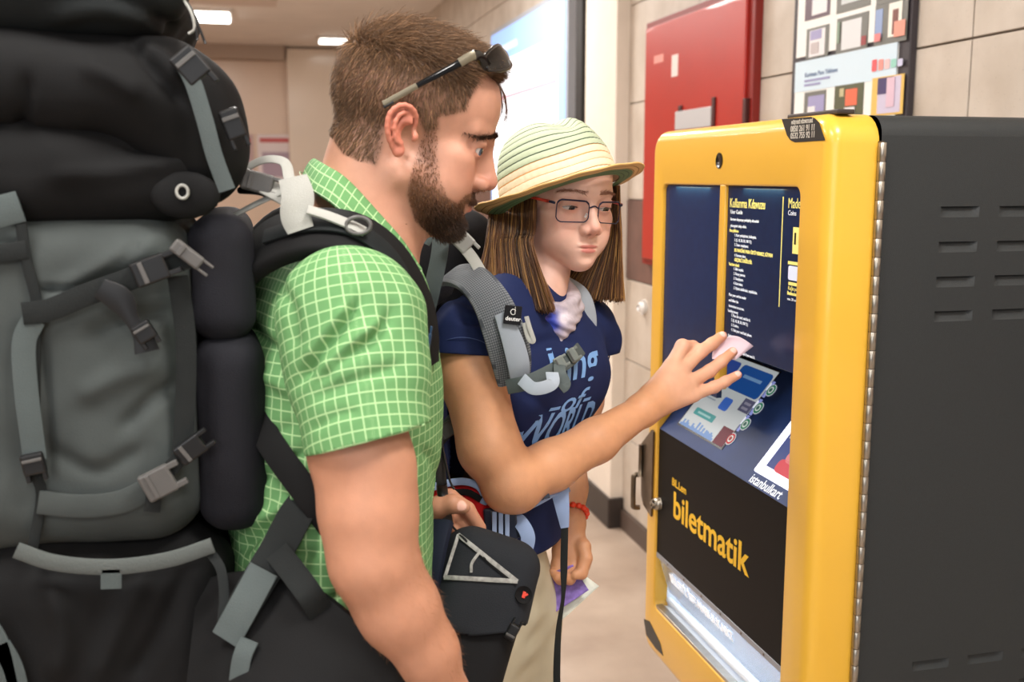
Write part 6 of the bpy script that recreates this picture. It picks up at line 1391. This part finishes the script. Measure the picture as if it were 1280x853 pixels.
pl_ = [on_flap(562+84*t, 655+76*t+4*math.sin(t*3), 0.003) for t in np.linspace(0, 1, 14)]; strap('flap_seam', pl_, bo, 0.003, 0.001, M_cb, CB_, 20)
cc_ = on_flap(654, 744, 0.003); lgo = tube('logo_badge', [cc_+bo*0.0, cc_+bo*0.003], 0.0105, M_cb, CB_, 20); obox('logo_mark', cc_+bo*0.0035, (bxr, bo, byu), (0.002, 0.0008, 0.004), mat('logo_red', c(220, 70, 52), 0.4), lgo, 0.0006); obox('logo_mark', cc_+bo*0.0035+bxr*0.003+byu*0.001, (nrm(bxr+byu), bo, nrm(byu-bxr)), (0.002, 0.0008, 0.0012), mat('logo_red', c(220, 70, 52), 0.4), lgo, 0.0004)
strap('side_panel', [P(553, 652, 1.31), P(541, 690, 1.29), P(533, 735, 1.285), P(535, 775, 1.29)], nrm(-FW-RT*0.6), [0.03, 0.035, 0.035, 0.03], 0.012, M_cbs, CB_, 20)
buckle(640, 790, 0.020, 0.014, 60, M_bk, par=CB_, z=1.268)

# ================================================================== pack of the woman
WP = empty('backpack', chest-tf*0.2-V(0, 0, 0.4), 'black daypack with grey mesh straps worn over navy t-shirt', 'backpack')
M_mesh = fabric('strap_mesh', c(118, 122, 126), c(70, 74, 80), 0.0034, 0.22, bump=0.6); M_wg = fabric('strap_grey', c(150, 158, 168), var=0.06); M_wb = fabric('belt_blue_grey', c(140, 160, 196), var=0.06)
B = Sdf(); B.bx(chest-tf*0.215+V(0, 0, -0.02)-tl*0.01, RW, V(0.10, 0.15, 0.26), 0.06); B.bx(chest-tf*0.22+V(0, 0, 0.17), RW, V(0.09, 0.13, 0.08), 0.05, 0.03)
v, f = B.mesh(0.006); n = mesh_normals(v, f); v = v+n*(0.008*vnoise(v, 9, 41))[:, None]; mesh('pack_body', v, f, fabric('daypack_black', c(20, 20, 24), var=0.25), WP)
cW = P(612, 420, 1.56)
def wstrap(pts, ctr, w_, th, m, nm, res=32): return sstrap(pts, ctr, w_, th, m, nm, WP, res)
wstrap([(552, 372, 1.60), (562, 346, 1.53), (588, 348, 1.452), (612, 374, 1.418), (628, 410, 1.408), (638, 445, 1.416), (642, 478, 1.435)], cW, [0.04, 0.044, 0.046, 0.05, 0.056, 0.056, 0.045], 0.012, M_mesh, 'shoulder_strap')
wstrap([(626, 392, 1.400), (640, 425, 1.398), (648, 455, 1.405), (650, 480, 1.42)], cW, [0.018, 0.028, 0.030, 0.024], 0.006, M_wg, 'strap_panel')
wstrap([(700, 352, 1.64), (724, 368, 1.632), (733, 395, 1.632), (731, 425, 1.635), (726, 455, 1.64)], P(690, 430, 1.72), 0.034, 0.010, M_wg, 'shoulder_strap')
wstrap([(552, 286, 1.50), (549, 320, 1.49), (540, 362, 1.49), (531, 400, 1.50)], P(560, 350, 1.7), 0.024, 0.003, M_web, 'load_lifter')
wstrap([(537, 290, 1.52), (536, 300, 1.52), (533, 306, 1.52)], P(560, 350, 1.7), 0.01, 0.003, M_web, 'strap_tail')
wstrap([(572, 300, 1.48), (590, 322, 1.465), (604, 345, 1.45), (622, 372, 1.42)], P(580, 380, 1.7), 0.016, 0.004, M_webl, 'load_lifter')
buckle(577, 300, 0.032, 0.026, -45, mat('buckle_grey_light', c(150, 150, 146), 0.4), par=WP, z=1.47)
# maker's patch
pc_ = P(641, 394, 1.392); px_ax = nrm(RT*0.98-UP*0.10+FW*0.05); pz_ax = nrm(UP-px_ax*(UP@px_ax)); pt_ = obox('maker_patch', pc_, (px_ax, np.cross(pz_ax, px_ax), pz_ax), (0.0115, 0.002, 0.0125), fabric('patch_black', c(22, 22, 26)), WP, 0.001)
fn_ = -nrm(np.cross(pz_ax, px_ax)); fn_ = fn_ if fn_@FW < 0 else -fn_
text('lettering', 'deuter', 0.0075, pc_-px_ax*0.0095-pz_ax*0.0075+fn_*0.0026, px_ax, pz_ax, mat('patch_ink', c(226, 226, 226), 0.6), pt_, 0.0002, bold=0.0002)
t = np.linspace(0.4, 5.6, 16); tube('emblem', [pc_+fn_*0.0026+px_ax*0.0034*math.cos(a)+pz_ax*(0.004+0.0036*math.sin(a)) for a in t]+[pc_+fn_*0.0026+px_ax*0.0022+pz_ax*0.011], 0.0006, mat('patch_ink', c(226, 226, 226), 0.6), pt_, 6)
wstrap([(658, 396, 1.405), (662, 410, 1.398), (667, 426, 1.396), (661, 424, 1.397), (655, 404, 1.402)], P(640, 420, 1.6), 0.006, 0.002, M_webl, 'strap_tail')
# sternum strap
wstrap([(634, 484, 1.415), (660, 478, 1.40), (690, 464, 1.42), (714, 448, 1.47), (726, 436, 1.53)], P(670, 470, 1.65), 0.020, 0.003, M_web, 'sternum_strap')
wstrap([(652, 474, 1.392), (668, 486, 1.378), (690, 480, 1.385), (690, 466, 1.40)], P(670, 470, 1.65), 0.017, 0.002, M_wg, 'strap_loop')
wstrap([(700, 452, 1.43), (700, 466, 1.405), (706, 480, 1.40), (700, 486, 1.398)], P(690, 470, 1.65), 0.016, 0.002, M_web, 'strap_tail')
buckle(700, 454, 0.015, 0.018, 30, mat('buckle_olive', c(112, 118, 112), 0.4), par=WP, z=1.425); buckle(716, 444, 0.013, 0.020, 30, mat('buckle_olive', c(112, 118, 112), 0.4), par=WP, z=1.46)
# hip belt
cH = P(640, 640, 1.66)
wstrap([(575, 640, 1.60), (600, 638, 1.53), (630, 628, 1.495), (660, 615, 1.495), (685, 602, 1.52), (702, 598, 1.58)], cH, 0.048, 0.006, M_wb, 'hip_belt')
wstrap([(640, 645, 1.478), (652, 655, 1.468), (660, 672, 1.462), (656, 692, 1.462)], cH, 0.020, 0.003, M_wb, 'belt_webbing')
bq = buckle(626, 655, 0.046, 0.046, 5, mat('buckle_slate', c(40, 46, 62), 0.3), par=WP, z=1.472); 
for k in (-1, 0, 1): obox('buckle_rib', P(626+8*k, 656, 1.463), (RT, FW, UP), (0.0032, 0.003, 0.018), mat('buckle_rib_pale', c(150, 170, 205), 0.25), bq, 0.001)  # ribs in a paler blue than the buckle
buckle(668, 612, 0.024, 0.034, 10, mat('buckle_slate', c(40, 46, 62), 0.3), par=WP, z=1.483)
wstrap([(702, 590, 1.54), (700, 612, 1.52), (703, 636, 1.515), (706, 660, 1.52)], P(690, 620, 1.7), [0.03, 0.026, 0.02, 0.012], 0.002, M_wb, 'belt_webbing')
strap('strap_tail', [P(706, 655, 1.52), P(705, 700, 1.525), P(704, 745, 1.53), P(698, 790, 1.535), P(696, 853, 1.54), P(700, 880, 1.54)], [nrm(-FW), nrm(-FW), nrm(-FW+RT*1.5), nrm(-FW+RT*0.8), nrm(-FW), nrm(-FW)], 0.0105, 0.0015, M_webd, WP, 40)
# side strap and red hip pocket
wstrap([(548, 548, 1.53), (560, 535, 1.515), (572, 522, 1.51)], P(580, 560, 1.7), 0.024, 0.004, M_web, 'side_strap'); buckle(556, 540, 0.03, 0.022, 35, M_bkg, par=WP, z=1.505)
B = Sdf(); B.bx(P(575, 640, 1.50), np.stack([RT, -FW, UP], 1), V(0.042, 0.03, 0.042), 0.018); v, f = B.mesh(0.003); mesh('hip_pocket', v, f, fabric('pocket_red', c(196, 24, 28), var=0.08), WP)
strap('pocket_edge', [P(534, 612, 1.47), P(552, 606, 1.468), P(578, 602, 1.468), P(598, 608, 1.468), P(606, 622, 1.47), P(604, 630, 1.472)], nrm(-FW), 0.010, 0.006, M_wb, WP, 24); strap('pocket_zip', [P(566, 616, 1.465), P(585, 616, 1.465), P(601, 625, 1.467)], nrm(-FW), 0.009, 0.004, M_pb, WP, 16)

# ================================================================== small things held or worn
def paper(name, pts, bend, m, label, cat, nu=14, nv=10, th=0.0003, bj=0.0):
    """sheet from four corner pixels with depth, bent and slightly crumpled"""
    a, b, c_, d = [P(*q) for q in pts]; nn = nrm(np.cross(b-a, d-a)); vv = []
    for i in np.linspace(0, 1, nu):
        for j in np.linspace(0, 1, nv):
            vv.append((a*(1-i)+b*i)*(1-j)+(d*(1-i)+c_*i)*j+nn*bend*math.sin(math.pi*i)*(1-0.4*j)+UP*bj*math.sin(math.pi*j)*i)
    vv = np.array(vv); vv = vv+nn*(0.0022*vnoise(vv, 60, 51))[:, None]
    o = mesh(name, vv, grid_faces(nu, nv), m); finish(o, solid=th); tag(o, label, cat); return o
paper('receipt', [(890, 449, 1.722), (896, 428, 1.73), (942, 433, 1.742), (920, 450, 1.730)], 0.006, mat('thermal_paper', c(232, 206, 216), 0.5), 'small pale pink paper slip pinched in the outstretched fingers', 'paper slip', bj=0.014)
paper('leaflet', [(700, 778, 1.655), (690, 722, 1.66), (722, 712, 1.665), (749, 733, 1.67)], 0.008, mat('leaflet_paper', c(222, 226, 214), 0.5, var=0.12, vscale=60), 'folded pale leaflet under the purple banknote in the lowered hand', 'leaflet')
paper('banknote', [(691, 768, 1.640), (690, 716, 1.645), (716, 706, 1.650), (736, 738, 1.648)], 0.014, mat('note_purple', c(128, 104, 178), 0.6, var=0.45, vscale=70), 'crumpled purple banknote in the lowered hand', 'banknote')
BR = empty('bracelet', P(712, 643, 1.70), 'orange red bead bracelet on the lowered wrist', 'bracelet')
wa = nrm(P(712, 655, 1.695)-P(708, 610, 1.74)); R_b = frame_from(wa, RT); M_bead = mat('bead_red', c(226, 66, 34), 0.35); b0 = None
for k in range(18):
    a = 2*math.pi*k/18; p = P(711.5, 643, 1.70)+R_b[:, 1]*0.0285*math.cos(a)+R_b[:, 2]*0.0285*math.sin(a)
    if b0 is None: b0 = ball('bead', p, np.eye(3), (0.005, 0.005, 0.005), M_bead, BR, 10, 12); p00 = p
    else: dup(b0, p-p00, BR)
